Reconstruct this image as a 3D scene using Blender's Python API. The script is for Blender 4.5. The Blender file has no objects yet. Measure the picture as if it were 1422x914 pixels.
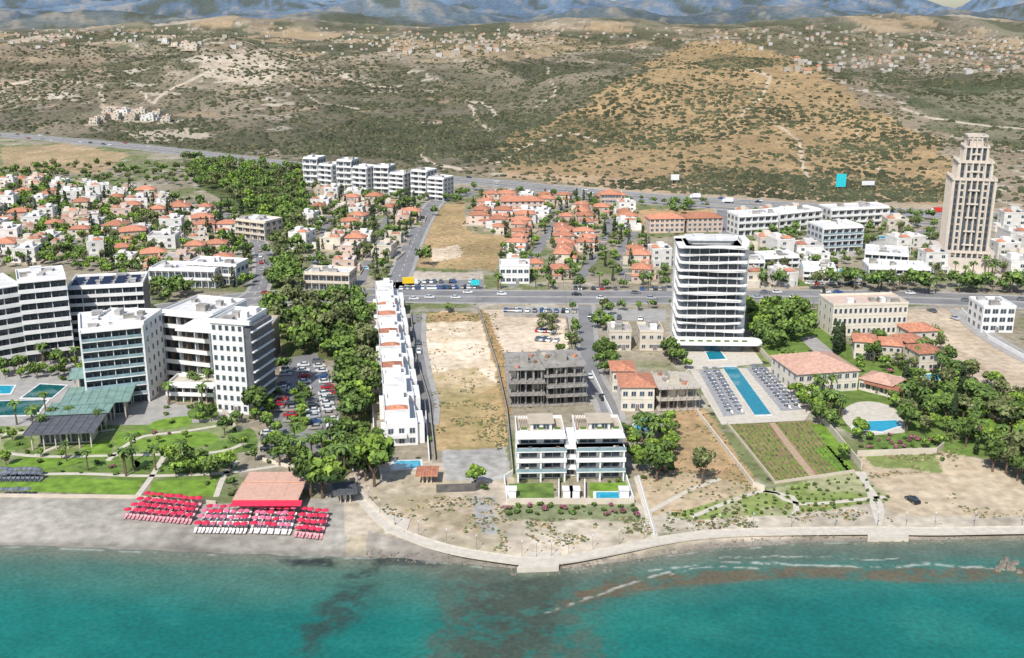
import bpy, math, random, numpy as np
from mathutils import Vector
from mathutils.geometry import tessellate_polygon
random.seed(7); rng=np.random.default_rng(7)
F=1500.0;CX=711.0;CY=457.0;HC=120.0
P_=math.atan(442/1500.0); cp,sp=math.cos(P_),math.sin(P_)
R=random.uniform
def zrow(v,Y):
    k=(CY-v)/F
    return HC+Y*(k*cp-sp)/(cp+k*sp)
def G0(u,v,z=0.0):
    xr=(u-CX)/F; yr=-(v-CY)/F
    Y=cp+yr*sp; Z=-sp+yr*cp
    t=(z-HC)/Z
    return (xr*t,Y*t)
# ---------- noise
def _hash(i,j,s):
    n=(i*374761393+j*668265263+s*2147483647)&0xffffffff
    n=((n^(n>>13))*1274126177)&0xffffffff
    return ((n^(n>>16))&0xffff)/65535.0
def vn(x,y,s=0):
    x=np.asarray(x,float);y=np.asarray(y,float)
    i=np.floor(x).astype(np.int64);j=np.floor(y).astype(np.int64)
    fx=x-i;fy=y-j;fx=fx*fx*(3-2*fx);fy=fy*fy*(3-2*fy)
    a=_hash(i,j,s);b=_hash(i+1,j,s);c=_hash(i,j+1,s);d=_hash(i+1,j+1,s)
    return (a*(1-fx)+b*fx)*(1-fy)+(c*(1-fx)+d*fx)*fy
def fbm(x,y,o=4,s=0):
    t=0;a=.5;n=0
    for k in range(o):
        t=t+a*vn(x*2**k+k*17.3,y*2**k-k*9.1,s+k);n+=a;a*=.5
    return t/n
def sm(t):
    t=np.clip(t,0,1);return t*t*(3-2*t)
# ---------- terrain
HW=[G0(u,v) for u,v in [(-900,130),(-200,172),(0,187),(180,203),(400,228),(640,250),(880,272),(1130,288),(1422,303),(1600,315),(2200,345)]]
hwx=[a for a,b in HW];hwy=[b for a,b in HW]
SH=[G0(u,v,-1.0) for u,v in [(-900,735),(-100,752),(0,757),(200,764),(400,773),(520,774),(640,781),(740,790),(800,789),(900,775),(1000,760),(1100,753),(1200,750),(1422,748),(1800,748),(2600,745)]]
shx0=[a for a,b in SH];shy0=[b for a,b in SH]
shx=np.arange(-900,900,1.0)
shy=np.interp(shx,shx0,shy0)-.2+2.6*(fbm(shx/9,shx*0+3.3,4,97)-.5)*np.where(shx>-60,1,.4)
HILLS=[(1040,84,1450,220,330),(880,104,1350,140,240),(640,78,1850,320,380),(450,100,1650,170,300),(320,64,1750,170,330),(60,75,2000,330,420),(-200,80,1700,250,400),
 (1395,108,1420,190,240),(1060,46,2750,420,350),(1330,60,3000,500,350),(700,52,3200,600,400),(230,50,3200,500,400),(-100,45,3400,500,400),(820,36,4300,700,400),(1200,32,4600,800,400),(350,34,4500,700,400),
 (180,20,5900,520,350),(480,26,5600,420,300),(560,10,7000,600,350),(820,20,6100,480,320),(1060,14,6600,520,350),(1290,22,6000,480,320),(1420,10,7000,480,300),(-60,8,7400,600,350),(330,2,8600,600,400),(700,-2,9400,700,400),(960,2,8800,600,400),(1180,-4,9800,600,400),(1345,1,9800,330,300),(60,-8,10000,800,400)]
HL=[((u-CX)/F*Y*1.02,Y,max(5,zrow(v,Y)),sx,sy) for u,v,Y,sx,sy in HILLS]
def ridge(x,y,o,s):
    t=0;a=1;n=0
    for k in range(o):
        t=t+a*(1-np.abs(2*vn(x*2**k+k*7.7,y*2**k,s+k)-1));n+=a;a*=.5
    return t/n
def rfun(x,y):
    wx=x+60*(fbm(x/300,y/300,3,5)-.5); wy=y+60*(fbm(x/300,y/300,3,6)-.5)
    return wx,wy,ridge((wx+.3*wy)/190,(wy-.3*wx)/340,4,11)
def height(x,y):
    x=np.asarray(x,float);y=np.asarray(y,float)
    s=y-np.interp(x,hwx,hwy)
    m=sm((s-22)/400.0)
    wx,wy,rid=rfun(x,y)
    hh=0
    for X,Y,A,a,b in HL:
        hh=hh+(A*np.exp(-((wx-X)/a)**2-((wy-Y)/b)**2))**4
    hh=hh**.25
    up=sm((y-2200)/2500)*18
    k=np.clip(hh/28,0.2,1.2)
    soft=1-.55*np.exp(-((x-318)/260)**2-((y-1350)/420)**2)
    h=m*(hh+k*30*soft*(rid-.64)+3*(fbm(x/60,y/60,3,21)-.5)+5)+up
    far=sm((y-6500)/4300)
    h=h+sm((y-3800)/1500)*(45*(fbm(x/900,y/700,4,31)-.35))+sm((y-5000)/1500)*75*(ridge(x/750,y/900,5,35)-.6)
    h=h+far*(190*(.5+.6*fbm(x/2300,y/2600,4,41))+170*(ridge(x/1100,y/1300,5,43)-.6))*(1-.75*sm((x-2500)/1200))
    d=y-np.interp(x,shx,shy)
    h=h+np.where(d<0,-1+np.maximum(d*.06,-12),-1+sm(d/np.where(x<-45,16,6.5))*1.0)
    return h
def gz(x,y): return float(height(np.array([x]),np.array([y]))[0])
def G(u,v):
    if v>300 or (v>250 and u<700): return G0(u,v)
    xr=(u-CX)/F; yr=-(v-CY)/F
    Y=cp+yr*sp; Z=-sp+yr*cp
    t=500*1.004**np.arange(850)
    z=HC+Z*t; h=height(xr*t,Y*t)
    k=np.argmax(z<h)
    if not (z<h).any(): k=600
    return (xr*t[k],Y*t[k])
# ---------- materials
def nodes(name):
    m=bpy.data.materials.new(name);m.use_nodes=True
    nt=m.node_tree;b=nt.nodes['Principled BSDF'];return m,nt,b
def M(name,col,rough=.8,var=.18,scale=1.0,spec=.3,metal=0,rnd=0,bump=0,detail=4):
    m,nt,b=nodes(name)
    tc=nt.nodes.new('ShaderNodeTexCoord');n=nt.nodes.new('ShaderNodeTexNoise')
    n.inputs['Scale'].default_value=scale;n.inputs['Detail'].default_value=detail
    nt.links.new(tc.outputs['Object'],n.inputs['Vector'])
    r=nt.nodes.new('ShaderNodeValToRGB')
    r.color_ramp.elements[0].position=.3;r.color_ramp.elements[1].position=.7
    r.color_ramp.elements[0].color=tuple(max(0,c*(1-var)) for c in col)+(1,)
    r.color_ramp.elements[1].color=tuple(min(1,c*(1+var)) for c in col)+(1,)
    nt.links.new(n.outputs['Fac'],r.inputs['Fac'])
    out=r.outputs['Color']
    if rnd:
        oi=nt.nodes.new('ShaderNodeObjectInfo');mr=nt.nodes.new('ShaderNodeMapRange')
        mr.inputs['To Min'].default_value=1-rnd;mr.inputs['To Max'].default_value=1+rnd
        nt.links.new(oi.outputs['Random'],mr.inputs['Value'])
        h=nt.nodes.new('ShaderNodeHueSaturation')
        nt.links.new(mr.outputs[0],h.inputs['Value']);nt.links.new(out,h.inputs['Color']);out=h.outputs['Color']
    nt.links.new(out,b.inputs['Base Color'])
    b.inputs['Roughness'].default_value=rough;b.inputs['Metallic'].default_value=metal
    b.inputs['Specular IOR Level'].default_value=spec
    if bump:
        bp=nt.nodes.new('ShaderNodeBump');bp.inputs['Strength'].default_value=bump;bp.inputs['Distance'].default_value=.3
        nt.links.new(n.outputs['Fac'],bp.inputs['Height']);nt.links.new(bp.outputs[0],b.inputs['Normal'])
    return m
WHITE=M('white_render',(.75,.74,.72),var=.07,scale=.4,rnd=.06)
HWHITE=M('weathered_white_render',(.68,.65,.61),var=.12,scale=.4,rnd=.12)
GREYW=M('pale_grey_render',(.48,.48,.49),var=.1,scale=.4,rnd=.08)
CREAM=M('cream_render',(.60,.53,.43),var=.1,scale=.4,rnd=.1)
PALEC=M('pale_cream_render',(.66,.60,.50),var=.1,scale=.4)
PINK=M('pink_render',(.58,.44,.36),var=.1,scale=.4,rnd=.14)
BEIGE=M('beige_render',(.46,.39,.30),var=.12,scale=.4,rnd=.08)
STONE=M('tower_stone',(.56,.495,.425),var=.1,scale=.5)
STONED=M('tower_dark_strip',(.10,.10,.10),var=.15,scale=.5)  # dark strips between the pilasters, carrying the window columns
TERRA=M('terracotta_tile',(.47,.205,.125),var=.3,scale=1.2,rnd=.22)
SALMON=M('salmon_roof',(.60,.37,.28),var=.1,scale=1)
ROOFG=M('flat_roof_grey',(.42,.40,.38),var=.2,scale=.5,rnd=.12)
ROOFW=M('flat_roof_white',(.66,.65,.63),var=.15,scale=.5,rnd=.05)
GLASS=M('window_glass',(.05,.07,.09),rough=.12,var=.5,scale=.6,spec=.6,rnd=.3)
GLASSB=M('balustrade_glass',(.24,.33,.36),rough=.15,var=.2,scale=.5,spec=.5)
FRAME=M('window_frame',(.55,.55,.54),var=.05)
FRAMED=M('dark_window_frame',(.10,.10,.10),var=.05)
DARK=M('dark_cladding',(.11,.113,.125),rough=.5,var=.25,scale=.6)
BROWN=M('bronze_cladding',(.18,.13,.10),rough=.5,var=.2)
GREENR=M('green_glass_roof',(.20,.31,.27),rough=.35,var=.2,scale=.4)
CONC=M('raw_concrete',(.31,.29,.26),var=.25,scale=.5)
CONCD=M('dark_concrete',(.12,.11,.105),var=.35,scale=.5)
PAVE=M('light_paving',(.56,.51,.43),var=.12,scale=.6)
PAVEG=M('grey_paving',(.36,.345,.32),var=.15,scale=.3)
ASPH=M('asphalt',(.17,.17,.175),var=.16,scale=.15,detail=6)
ASPHL=M('worn_asphalt',(.225,.22,.22),var=.18,scale=.12,detail=6)
DECK=M('pale_slate_deck',(.33,.33,.34),var=.25,scale=.8)
LINE=M('road_paint',(.75,.75,.72),var=.1)
LAWN=M('lawn_grass',(.16,.27,.035),var=.35,scale=.35,detail=6)
LAWN2=M('garden_grass',(.12,.19,.04),var=.45,scale=.3,detail=6)
POOLW=M('pool_water',(.02,.33,.48),rough=.06,var=.15,scale=.6,spec=.5,bump=.05)
POOLL=M('long_pool_water',(.015,.22,.30),rough=.06,var=.15,scale=.6,spec=.5,bump=.05)
POOLD=M('deep_pool_water',(.01,.11,.115),rough=.06,var=.15,scale=.5,spec=.5)
TRUNK=M('bark',(.14,.10,.07),var=.3,scale=3)
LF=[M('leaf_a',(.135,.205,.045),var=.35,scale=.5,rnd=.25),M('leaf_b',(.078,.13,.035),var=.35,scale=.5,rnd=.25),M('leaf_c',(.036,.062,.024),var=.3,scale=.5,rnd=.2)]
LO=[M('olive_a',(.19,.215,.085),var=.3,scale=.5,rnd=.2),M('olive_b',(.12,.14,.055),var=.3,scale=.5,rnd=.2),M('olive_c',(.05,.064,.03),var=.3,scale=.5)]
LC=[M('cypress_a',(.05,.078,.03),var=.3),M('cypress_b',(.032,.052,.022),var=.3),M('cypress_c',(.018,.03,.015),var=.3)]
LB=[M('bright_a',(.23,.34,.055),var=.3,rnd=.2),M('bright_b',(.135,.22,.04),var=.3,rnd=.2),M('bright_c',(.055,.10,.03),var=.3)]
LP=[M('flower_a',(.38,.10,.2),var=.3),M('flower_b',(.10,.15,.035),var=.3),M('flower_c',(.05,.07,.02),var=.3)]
SCR=M('scrub_leaf',(.058,.066,.032),var=.4,scale=.02)
SCR2=M('scrub_leaf_dry',(.115,.105,.055),var=.4,scale=.02)
DRY=M('dry_grass',(.34,.25,.13),var=.35,scale=.1)
RED=M('red_canvas',(.58,.03,.075),var=.15,rnd=.2)
PINKC=M('pink_canvas',(.62,.13,.22),var=.15,rnd=.2)
CANV=M('white_canvas',(.72,.70,.66),var=.06)
GREYC=M('grey_canvas',(.14,.155,.19),var=.15,rnd=.2)
METAL=M('grey_metal',(.35,.35,.36),rough=.4,metal=.6,var=.1)
TYRE=M('tyre_rubber',(.02,.02,.02),var=.1)
ROCK=M('rock',(.22,.19,.155),var=.4,scale=1,bump=.5)
PLASTW=M('plastic_white',(.7,.7,.7),var=.05)
CYAN=M('cyan_board',(.03,.52,.58),var=.1)
SOLAR=M('solar_panel',(.02,.03,.06),rough=.2,var=.2,spec=.6)
WOOD=M('timber_deck',(.24,.16,.10),var=.2,scale=2)
# ---------- mesh builder
class MB:
    def __init__(s): s.v=[];s.f=[];s.m=[]
    def q(s,pts,mi=0):
        n=len(s.v);s.v+=[tuple(p) for p in pts];s.f.append(tuple(range(n,n+len(pts))));s.m.append(mi);return s
    def box(s,x0,y0,z0,x1,y1,z1,mi=0):
        n=len(s.v)
        s.v+=[(x0,y0,z0),(x1,y0,z0),(x1,y1,z0),(x0,y1,z0),(x0,y0,z1),(x1,y0,z1),(x1,y1,z1),(x0,y1,z1)]
        for f in [(0,3,2,1),(4,5,6,7),(0,1,5,4),(1,2,6,5),(2,3,7,6),(3,0,4,7)]:
            s.f.append(tuple(n+i for i in f));s.m.append(mi)
        return s
    def prism(s,pts,z0,z1,mi=0,pts2=None):
        n=len(s.v);k=len(pts);pts2=pts2 or pts
        s.v+=[(x,y,z0) for x,y in pts]+[(x,y,z1) for x,y in pts2]
        for i in range(k):
            j=(i+1)%k;s.f.append((n+i,n+j,n+k+j,n+k+i));s.m.append(mi)
        s.f.append(tuple(range(n+k,n+2*k)));s.m.append(mi)
        s.f.append(tuple(range(n+k-1,n-1,-1)));s.m.append(mi)
        return s
    def cyl(s,cx,cy,z0,z1,r0,r1,n=8,mi=0):
        a=[(cx+r0*math.cos(t*2*math.pi/n),cy+r0*math.sin(t*2*math.pi/n)) for t in range(n)]
        b=[(cx+r1*math.cos(t*2*math.pi/n),cy+r1*math.sin(t*2*math.pi/n)) for t in range(n)]
        return s.prism(a,z0,z1,mi,b)
    def hip(s,x0,y0,x1,y1,z,h,o=.5,mi=0):
        x0-=o;y0-=o;x1+=o;y1+=o
        w=x1-x0;d=y1-y0;n=len(s.v)
        s.v+=[(x0,y0,z),(x1,y0,z),(x1,y1,z),(x0,y1,z)]
        if w>=d: s.v+=[(x0+d/2,(y0+y1)/2,z+h),(x1-d/2,(y0+y1)/2,z+h)];fs=[(0,1,5,4),(2,3,4,5),(1,2,5),(3,0,4)]
        else: s.v+=[((x0+x1)/2,y0+w/2,z+h),((x0+x1)/2,y1-w/2,z+h)];fs=[(1,2,5,4),(3,0,4,5),(0,1,4),(2,3,5)]
        for f in fs+[(3,2,1,0)]: s.f.append(tuple(n+i for i in f));s.m.append(mi)
        return s
    def ring(s,x0,y0,x1,y1,z0,z1,t=.25,mi=0):
        s.box(x0,y0,z0,x1,y0+t,z1,mi);s.box(x0,y1-t,z0,x1,y1,z1,mi)
        s.box(x0,y0+t,z0,x0+t,y1-t,z1,mi);s.box(x1-t,y0+t,z0,x1,y1-t,z1,mi);return s
    def add(s,o,loc=(0,0,0),rz=0,sc=1.0,mo=0):
        c,t=math.cos(rz)*sc,math.sin(rz)*sc;n=len(s.v)
        s.v+=[(loc[0]+c*x-t*y,loc[1]+t*x+c*y,loc[2]+z*sc) for x,y,z in o.v]
        s.f+=[tuple(n+i for i in f) for f in o.f];s.m+=[m+mo for m in o.m];return s
    def mesh(s,name,mats):
        me=bpy.data.meshes.new(name);me.from_pydata(s.v,[],s.f)
        for m in (mats if isinstance(mats,(list,tuple)) else [mats]): me.materials.append(m)
        me.polygons.foreach_set('material_index',s.m);me.update();return me
COL=bpy.context.scene.collection
def ob(name,me,parent=None,loc=(0,0,0),rz=0,label=None,cat=None,group=None,kind=None,sc=None):
    o=bpy.data.objects.new(name,me);COL.objects.link(o)
    o.location=loc;o.rotation_euler=(0,0,rz)
    if sc: o.scale=(sc,sc,sc) if isinstance(sc,(int,float)) else sc
    if parent: o.parent=parent
    if label:o['label']=label
    if cat:o['category']=cat
    if group:o['group']=group
    if kind:o['kind']=kind
    return o
def npmesh(name,V,Fq,mats,mi=None,col=None,smooth=False):
    me=bpy.data.meshes.new(name);n=Fq.shape[1]
    me.vertices.add(len(V));me.vertices.foreach_set('co',V.astype(np.float32).ravel())
    me.loops.add(Fq.size);me.loops.foreach_set('vertex_index',Fq.astype(np.int32).ravel())
    me.polygons.add(len(Fq));me.polygons.foreach_set('loop_start',np.arange(0,Fq.size,n,dtype=np.int32))
    for m in mats: me.materials.append(m)
    if mi is not None: me.polygons.foreach_set('material_index',np.asarray(mi,dtype=np.int32))
    me.update(calc_edges=True)
    if smooth: me.polygons.foreach_set('use_smooth',np.ones(len(Fq),bool))
    if col is not None:
        a=me.color_attributes.new('Col','FLOAT_COLOR','POINT');a.data.foreach_set('color',col.astype(np.float32).ravel())
    return me
def inpoly(x,y,poly):
    r=np.zeros(np.shape(x),bool);n=len(poly)
    for i in range(n):
        x1,y1=poly[i];x2,y2=poly[(i+1)%n]
        if y1==y2: continue
        r^=((y1>y)!=(y2>y))&(x<(x2-x1)*(y-y1)/(y2-y1)+x1)
    return r
def pdist(x,y,line):
    d=np.full(np.shape(x),1e9)
    for (x1,y1),(x2,y2) in zip(line[:-1],line[1:]):
        L=(x2-x1)**2+(y2-y1)**2
        t=np.clip(((x-x1)*(x2-x1)+(y-y1)*(y2-y1))/L,0,1)
        d=np.minimum(d,np.hypot(x-x1-t*(x2-x1),y-y1-t*(y2-y1)))
    return d
# ---------- terrain sheet
rowsY=np.concatenate([np.arange(170,470,1.0),np.arange(470,900,2.0),900*1.005**np.arange(254),3200*1.01**np.arange(140)])
colsT=np.linspace(-.8,.8,760)
YY,TT=np.meshgrid(rowsY,colsT,indexing='ij');XX=YY*TT
ZZ=height(XX,YY)
zc=YY*cp-(ZZ-HC)*sp
U=CX+F*XX/zc;V=CY-F*(YY*sp+(ZZ-HC)*cp)/zc
s=YY-np.interp(XX,hwx,hwy)
C=np.zeros(XX.shape+(4,))
def setc(mask,c,a=None,k=1.0):
    kk=(mask*k)[...,None]
    C[...,:3]=C[...,:3]*(1-kk)+np.array(c)*kk
    if a is not None: C[...,3]=C[...,3]*(1-kk[...,0])+a*kk[...,0]
ones=np.ones(XX.shape)
n1=fbm(XX/180,YY/180,5,51);n2=fbm(XX/40,YY/40,4,52);n3=fbm(XX/12,YY/12,3,53);n4=fbm(XX/5,YY/5,3,54)
setc(ones,(.30,.26,.19),.35)
setc(sm((n2-.42)*6),(.14,.175,.06),.7,.8)
setc(sm((n3-.58)*8),(.46,.42,.36),.1,.5)
hill=sm((s-10)/30)
setc(hill,(.195,.165,.12),.9)
setc(hill*sm((n1-.5)*7),(.285,.225,.15),.65,.75)
setc(hill*sm((.46-n1)*9),(.11,.105,.065),1.0,.85)
rdv=rfun(XX,YY)[2]
def gully(k=1.0,pale=(.36,.30,.22)):  # relief shade put in the colour: pale ridges, dark gullies, denser scrub
    setc(hill*sm((rdv-.72)*8),pale,.4,.4*k)
    setc(hill*sm((.56-rdv)*8),(.075,.08,.045),1.0,.65*k)
setc(hill*sm((n3-.62)*9)*sm((n1-.4)*6),(.50,.44,.36),.15,.8)
pl=sm((YY-2300)/500)
ci=np.floor((XX+30*n2)/150).astype(np.int64);cj=np.floor((YY+XX*.2)/210).astype(np.int64);hf=_hash(ci,cj,77)
setc(pl*(hf<.20),(.38,.28,.17),.25,.85);setc(pl*(hf>.55),(.115,.12,.07),.9,.9);setc(pl*((hf>.52)&(hf<.55)),(.46,.39,.30),.1,.9)
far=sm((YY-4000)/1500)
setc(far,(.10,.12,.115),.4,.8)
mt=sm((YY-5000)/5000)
mcol=np.array((.085,.11,.12))*(1-mt[...,None])+np.array((.125,.185,.265))*mt[...,None]  # distance haze put into the base colour: bluer and lighter further off
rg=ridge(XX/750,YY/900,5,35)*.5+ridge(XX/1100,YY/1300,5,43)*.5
mcol=mcol*(.8+.45*sm((rg-.45)*2.5))[...,None]  # relief shading painted in: ridges lightened, gullies darkened
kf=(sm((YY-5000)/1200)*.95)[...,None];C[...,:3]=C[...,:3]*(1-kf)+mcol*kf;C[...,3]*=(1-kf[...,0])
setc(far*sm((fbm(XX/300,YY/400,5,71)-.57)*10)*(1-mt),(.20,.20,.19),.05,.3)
ju=(fbm(XX/9,YY/9,3,61)-.5);jv=(fbm(XX/9+50,YY/9,3,62)-.5)
jh=(fbm(XX/60,YY/60,4,63)-.5);jk=(fbm(XX/60+50,YY/60,4,64)-.5)
def zone(poly,c,a,j=14,k=1.0,hillj=0,mot=None,mk=.6):
    us=[p[0] for p in poly];vs=[p[1] for p in poly]
    m=(U>min(us)-60)&(U<max(us)+60)&(V>min(vs)-40)&(V<max(vs)+40)
    u2=U+ju*j*1.6+jh*hillj*2;v2=V+jv*j+jk*hillj
    r=np.zeros(XX.shape,bool);r[m]=inpoly(u2[m],v2[m],poly)
    setc(r,c,a,k)
    if mot: setc(r*sm((.5*n3+.5*n4-.47)*12),mot,None if a<.1 else a*1.5,mk)
zone([(860,50),(1000,84),(1060,80),(1150,95),(1240,110),(1300,70),(1200,40),(1000,34)],(.13,.12,.075),1.0,4,.8,18)
zone([(380,190),(420,130),(600,90),(860,84),(930,95),(800,150),(700,200),(640,240),(390,225)],(.135,.125,.085),1.0,4,.8,30,(.28,.235,.17),.3)
zone([(170,60),(400,75),(430,110),(340,130),(200,110)],(.38,.32,.24),.4,4,.6,20,(.22,.18,.12))
zone([(0,60),(150,50),(150,90),(100,110),(0,105)],(.26,.20,.14),.6,4,.7,20)
zone([(1245,125),(1422,105),(1500,110),(1500,225),(1400,205),(1300,180)],(.085,.10,.05),1.0,4,.85,16)
gully()
zone([(690,232),(720,195),(800,150),(870,105),(960,60),(1060,60),(1140,100),(1200,150),(1300,190),(1325,215),(1330,290),(1100,272),(900,255),(700,240)],(.39,.27,.14),.5,6,.88,26,(.28,.20,.11))
brm=inpoly(U,V,[(690,232),(870,105),(960,60),(1140,95),(1320,200),(1330,290),(700,240)])
setc(brm*hill*sm((.58-rdv)*8),(.15,.125,.065),.95,.6)  # brown hill's gullies darkened in colour as fold shading, with more scrub
zone([(280,82),(370,66),(400,95),(370,122),(280,112)],(.56,.48,.38),.15,3,.7,14,(.36,.29,.2))
zone([(0,205),(90,200),(180,215),(130,240),(0,235)],(.42,.30,.18),.3,6,.8,8,(.28,.22,.12))
zone([(170,180),(270,178),(300,190),(200,200)],(.52,.44,.34),.2,5,.8,6)
zone([(640,250),(880,262),(1422,290),(1422,300),(900,273),(640,256)],(.40,.32,.23),.2,6)
zone([(700,238),(1000,255),(1300,276),(1300,284),(900,266),(700,247)],(.42,.30,.19),.2,6)
zone([(590,60),(760,50),(850,62),(700,85),(600,75)],(.38,.28,.17),.4,3,.6,14)
for k in range(80):
    u=R(0,1422);v=R(36,78);w=R(12,50);h=R(1.2,4)
    zone([(u-w,v),(u,v-h),(u+w,v+1),(u,v+h)],random.choice([(.40,.32,.23),(.36,.27,.17),(.09,.095,.055),(.10,.105,.06),(.10,.10,.06)]),.4,2,.7,8)
for k in range(60):
    u=R(0,620);v=R(75,185);w=R(8,40);h=R(1.5,5)
    zone([(u-w,v+h*.6),(u,v-h),(u+w,v-h*.3),(u,v+h)],random.choice([(.50,.44,.36),(.34,.26,.17),(.10,.10,.06)]),.3,2,.7,14)
tracks=[([(200,130),(210,143),(245,120),(290,100),(330,92)],1.4),([(648,140),(662,165),(684,184)],2.4),([(648,140),(672,143),(686,160)],1.8),([(690,226),(730,205),(790,183),(842,201)],1.6),
 ([(1030,162),(1060,130),(1068,105),(1040,95)],1.6),([(1110,195),(1113,228),(1130,264)],2.3),([(1068,168),(1110,195)],1.0),([(585,215),(600,228),(640,236)],2),([(285,80),(300,84),(380,92)],1.6),([(290,104),(320,108),(380,104)],1.4),
 ([(140,130),(145,150),(200,153)],2),([(440,95),(520,120),(560,118)],1),([(1195,175),(1180,210),(1230,240)],1),([(1250,150),(1290,165),(1422,180)],1.2),([(760,95),(770,130),(740,150)],.9),([(0,120),(60,108),(150,120)],1),([(400,110),(440,140),(500,150)],.9)]
for ln,w in tracks:
    us=[p[0] for p in ln];vs=[p[1] for p in ln]
    m=(U>min(us)-20)&(U<max(us)+20)&(V>min(vs)-20)&(V<max(vs)+20)
    d=np.full(XX.shape,1e9);d[m]=pdist(U[m]+jh[m]*12,V[m]+jk[m]*7,ln)
    setc(np.clip(1.4-d/w,0,1),(.58,.49,.38),0,.9)
SAND=(.36,.335,.29)
zone([(-300,688),(200,690),(300,700),(480,690),(520,740),(640,775),(640,830),(-300,830)],SAND,.0,3,mot=(.31,.285,.245))
zone([(480,640),(700,640),(720,690),(890,690),(910,745),(1000,735),(1422,725),(1900,725),(1900,860),(480,860)],(.50,.425,.33),.1,8,mot=(.36,.31,.20))
zone([(510,738),(640,770),(740,798),(900,774),(1050,750),(1422,747),(2000,747),(2000,870),(500,870)],(.36,.325,.275),0,4,mot=(.25,.22,.185))
zone([(880,690),(1060,700),(1240,700),(1422,690),(1900,690),(1900,730),(1000,738),(900,740)],(.50,.44,.35),.03,8,mot=(.40,.35,.27))
zone([(540,690),(640,690),(690,700),(680,745),(560,735)],(.50,.40,.29),.3,10,.8,mot=(.30,.26,.15))
zone([(720,722),(900,716),(905,742),(760,762),(700,750)],(.52,.45,.36),.1,10,.8,mot=(.38,.34,.25))
zone([(655,690),(690,690),(690,745),(665,740)],(.42,.41,.39),.0,5,.9)
zone([(1190,640),(1230,630),(1340,625),(1422,672),(1900,690),(1900,720),(1240,715)],(.50,.41,.29),.05,8,mot=(.42,.33,.22))
zone([(1200,632),(1300,628),(1310,655),(1215,650)],(.20,.24,.08),.4,8)
zone([(1235,430),(1330,425),(1400,490),(1500,540),(1500,600),(1380,545),(1262,470)],(.52,.42,.31),.02,6,mot=(.46,.36,.25))
zone([(570,436),(662,434),(684,470),(690,540),(600,560),(575,500)],(.70,.59,.45),.0,7,mot=(.55,.42,.28))
zone([(600,552),(690,535),(700,560),(706,625),(606,625)],(.44,.32,.165),.25,7,mot=(.30,.25,.11))
zone([(596,520),(660,510),(690,538),(640,560),(600,560)],(.50,.38,.22),.1,10,.8,mot=(.36,.30,.14))
zone([(664,430),(690,430),(712,560),(704,600),(690,520)],(.40,.26,.13),.3,6,mot=(.22,.19,.08))
zone([(575,436),(665,434),(665,446),(578,448)],(.40,.27,.14),.3,5,mot=(.2,.18,.08))
zone([(615,625),(705,622),(706,665),(620,668)],(.40,.39,.365),.0,5,mot=(.33,.31,.28))
zone([(672,430),(785,432),(790,500),(706,500)],(.62,.51,.39),.0,7,mot=(.50,.40,.28))
zone([(932,572),(980,568),(1050,668),(1052,682),(940,692),(900,640)],(.43,.29,.16),.15,6,mot=(.33,.25,.13))
zone([(890,655),(960,655),(1060,680),(1040,700),(900,715),(880,690)],(.46,.36,.24),.15,8,mot=(.34,.29,.17))
zone([(1010,588),(1128,584),(1190,655),(1078,672)],(.25,.18,.10),.0,1)
zone([(925,716),(1060,680),(1190,655),(1240,695),(1100,715),(960,722)],(.22,.27,.085),.2,5,mot=(.38,.34,.23))
zone([(560,372),(575,330),(605,285),(645,280),(650,320),(705,330),(690,376)],(.42,.295,.16),.15,6,mot=(.33,.25,.12))
zone([(600,345),(640,340),(640,358),(600,362)],(.60,.48,.35),0,5)
zone([(560,378),(670,378),(672,404),(545,404)],(.50,.43,.35),0,4)
zone([(858,292),(1000,292),(1002,312),(858,312)],(.44,.295,.155),.2,5)
zone([(1040,348),(1300,318),(1310,330),(1100,372),(1030,372)],(.42,.39,.35),.1,4)
zone([(380,430),(505,424),(520,640),(470,660),(468,500),(395,495)],(.13,.15,.055),.6,6)
zone([(1035,430),(1130,430),(1180,480),(1240,500),(1450,560),(1450,650),(1200,610),(1110,560),(1060,500)],(.14,.21,.05),.5,6)
zone([(0,585),(330,580),(330,670),(0,670)],(.15,.23,.055),.3,6,mot=(.34,.30,.22),mk=.4)
zone([(700,700),(880,700),(890,722),(705,722)],(.22,.24,.13),.5,6)
zone([(250,222),(430,238),(418,330),(405,420),(372,420),(380,330),(280,262)],(.11,.135,.055),.8,8)
dsh=YY-np.interp(XX,shx,shy)
wet=(1-sm((dsh-1.4+3*ju)/2.2))
setc(wet,(.20,.185,.155),0,.6)
nr,nc=XX.shape
Vt=np.stack([XX,YY,ZZ],-1).reshape(-1,3)
idx=np.arange(nr*nc).reshape(nr,nc)
Fq=np.stack([idx[:-1,:-1],idx[:-1,1:],idx[1:,1:],idx[1:,:-1]],-1).reshape(-1,4)
m,nt,b=nodes('terrain_ground')
at=nt.nodes.new('ShaderNodeVertexColor');at.layer_name='Col'
tc=nt.nodes.new('ShaderNodeTexCoord')
def noise(sc,d=6):
    n=nt.nodes.new('ShaderNodeTexNoise');n.inputs['Scale'].default_value=sc;n.inputs['Detail'].default_value=d
    nt.links.new(tc.outputs['Object'],n.inputs['Vector']);return n
def mr(src,a,b_,c,d):
    r=nt.nodes.new('ShaderNodeMapRange');nt.links.new(src,r.inputs['Value'])
    for k,v in zip(['From Min','From Max','To Min','To Max'],[a,b_,c,d]): r.inputs[k].default_value=v
    return r.outputs[0]
def math_(op,a,b_=None):
    n=nt.nodes.new('ShaderNodeMath');n.operation=op
    for i,x in enumerate([a,b_]):
        if x is None: continue
        if isinstance(x,(int,float)): n.inputs[i].default_value=x
        else: nt.links.new(x,n.inputs[i])
    return n.outputs[0]
na=noise(.35,7);nb=noise(.035,7);nc_=noise(.004,6)
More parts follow.
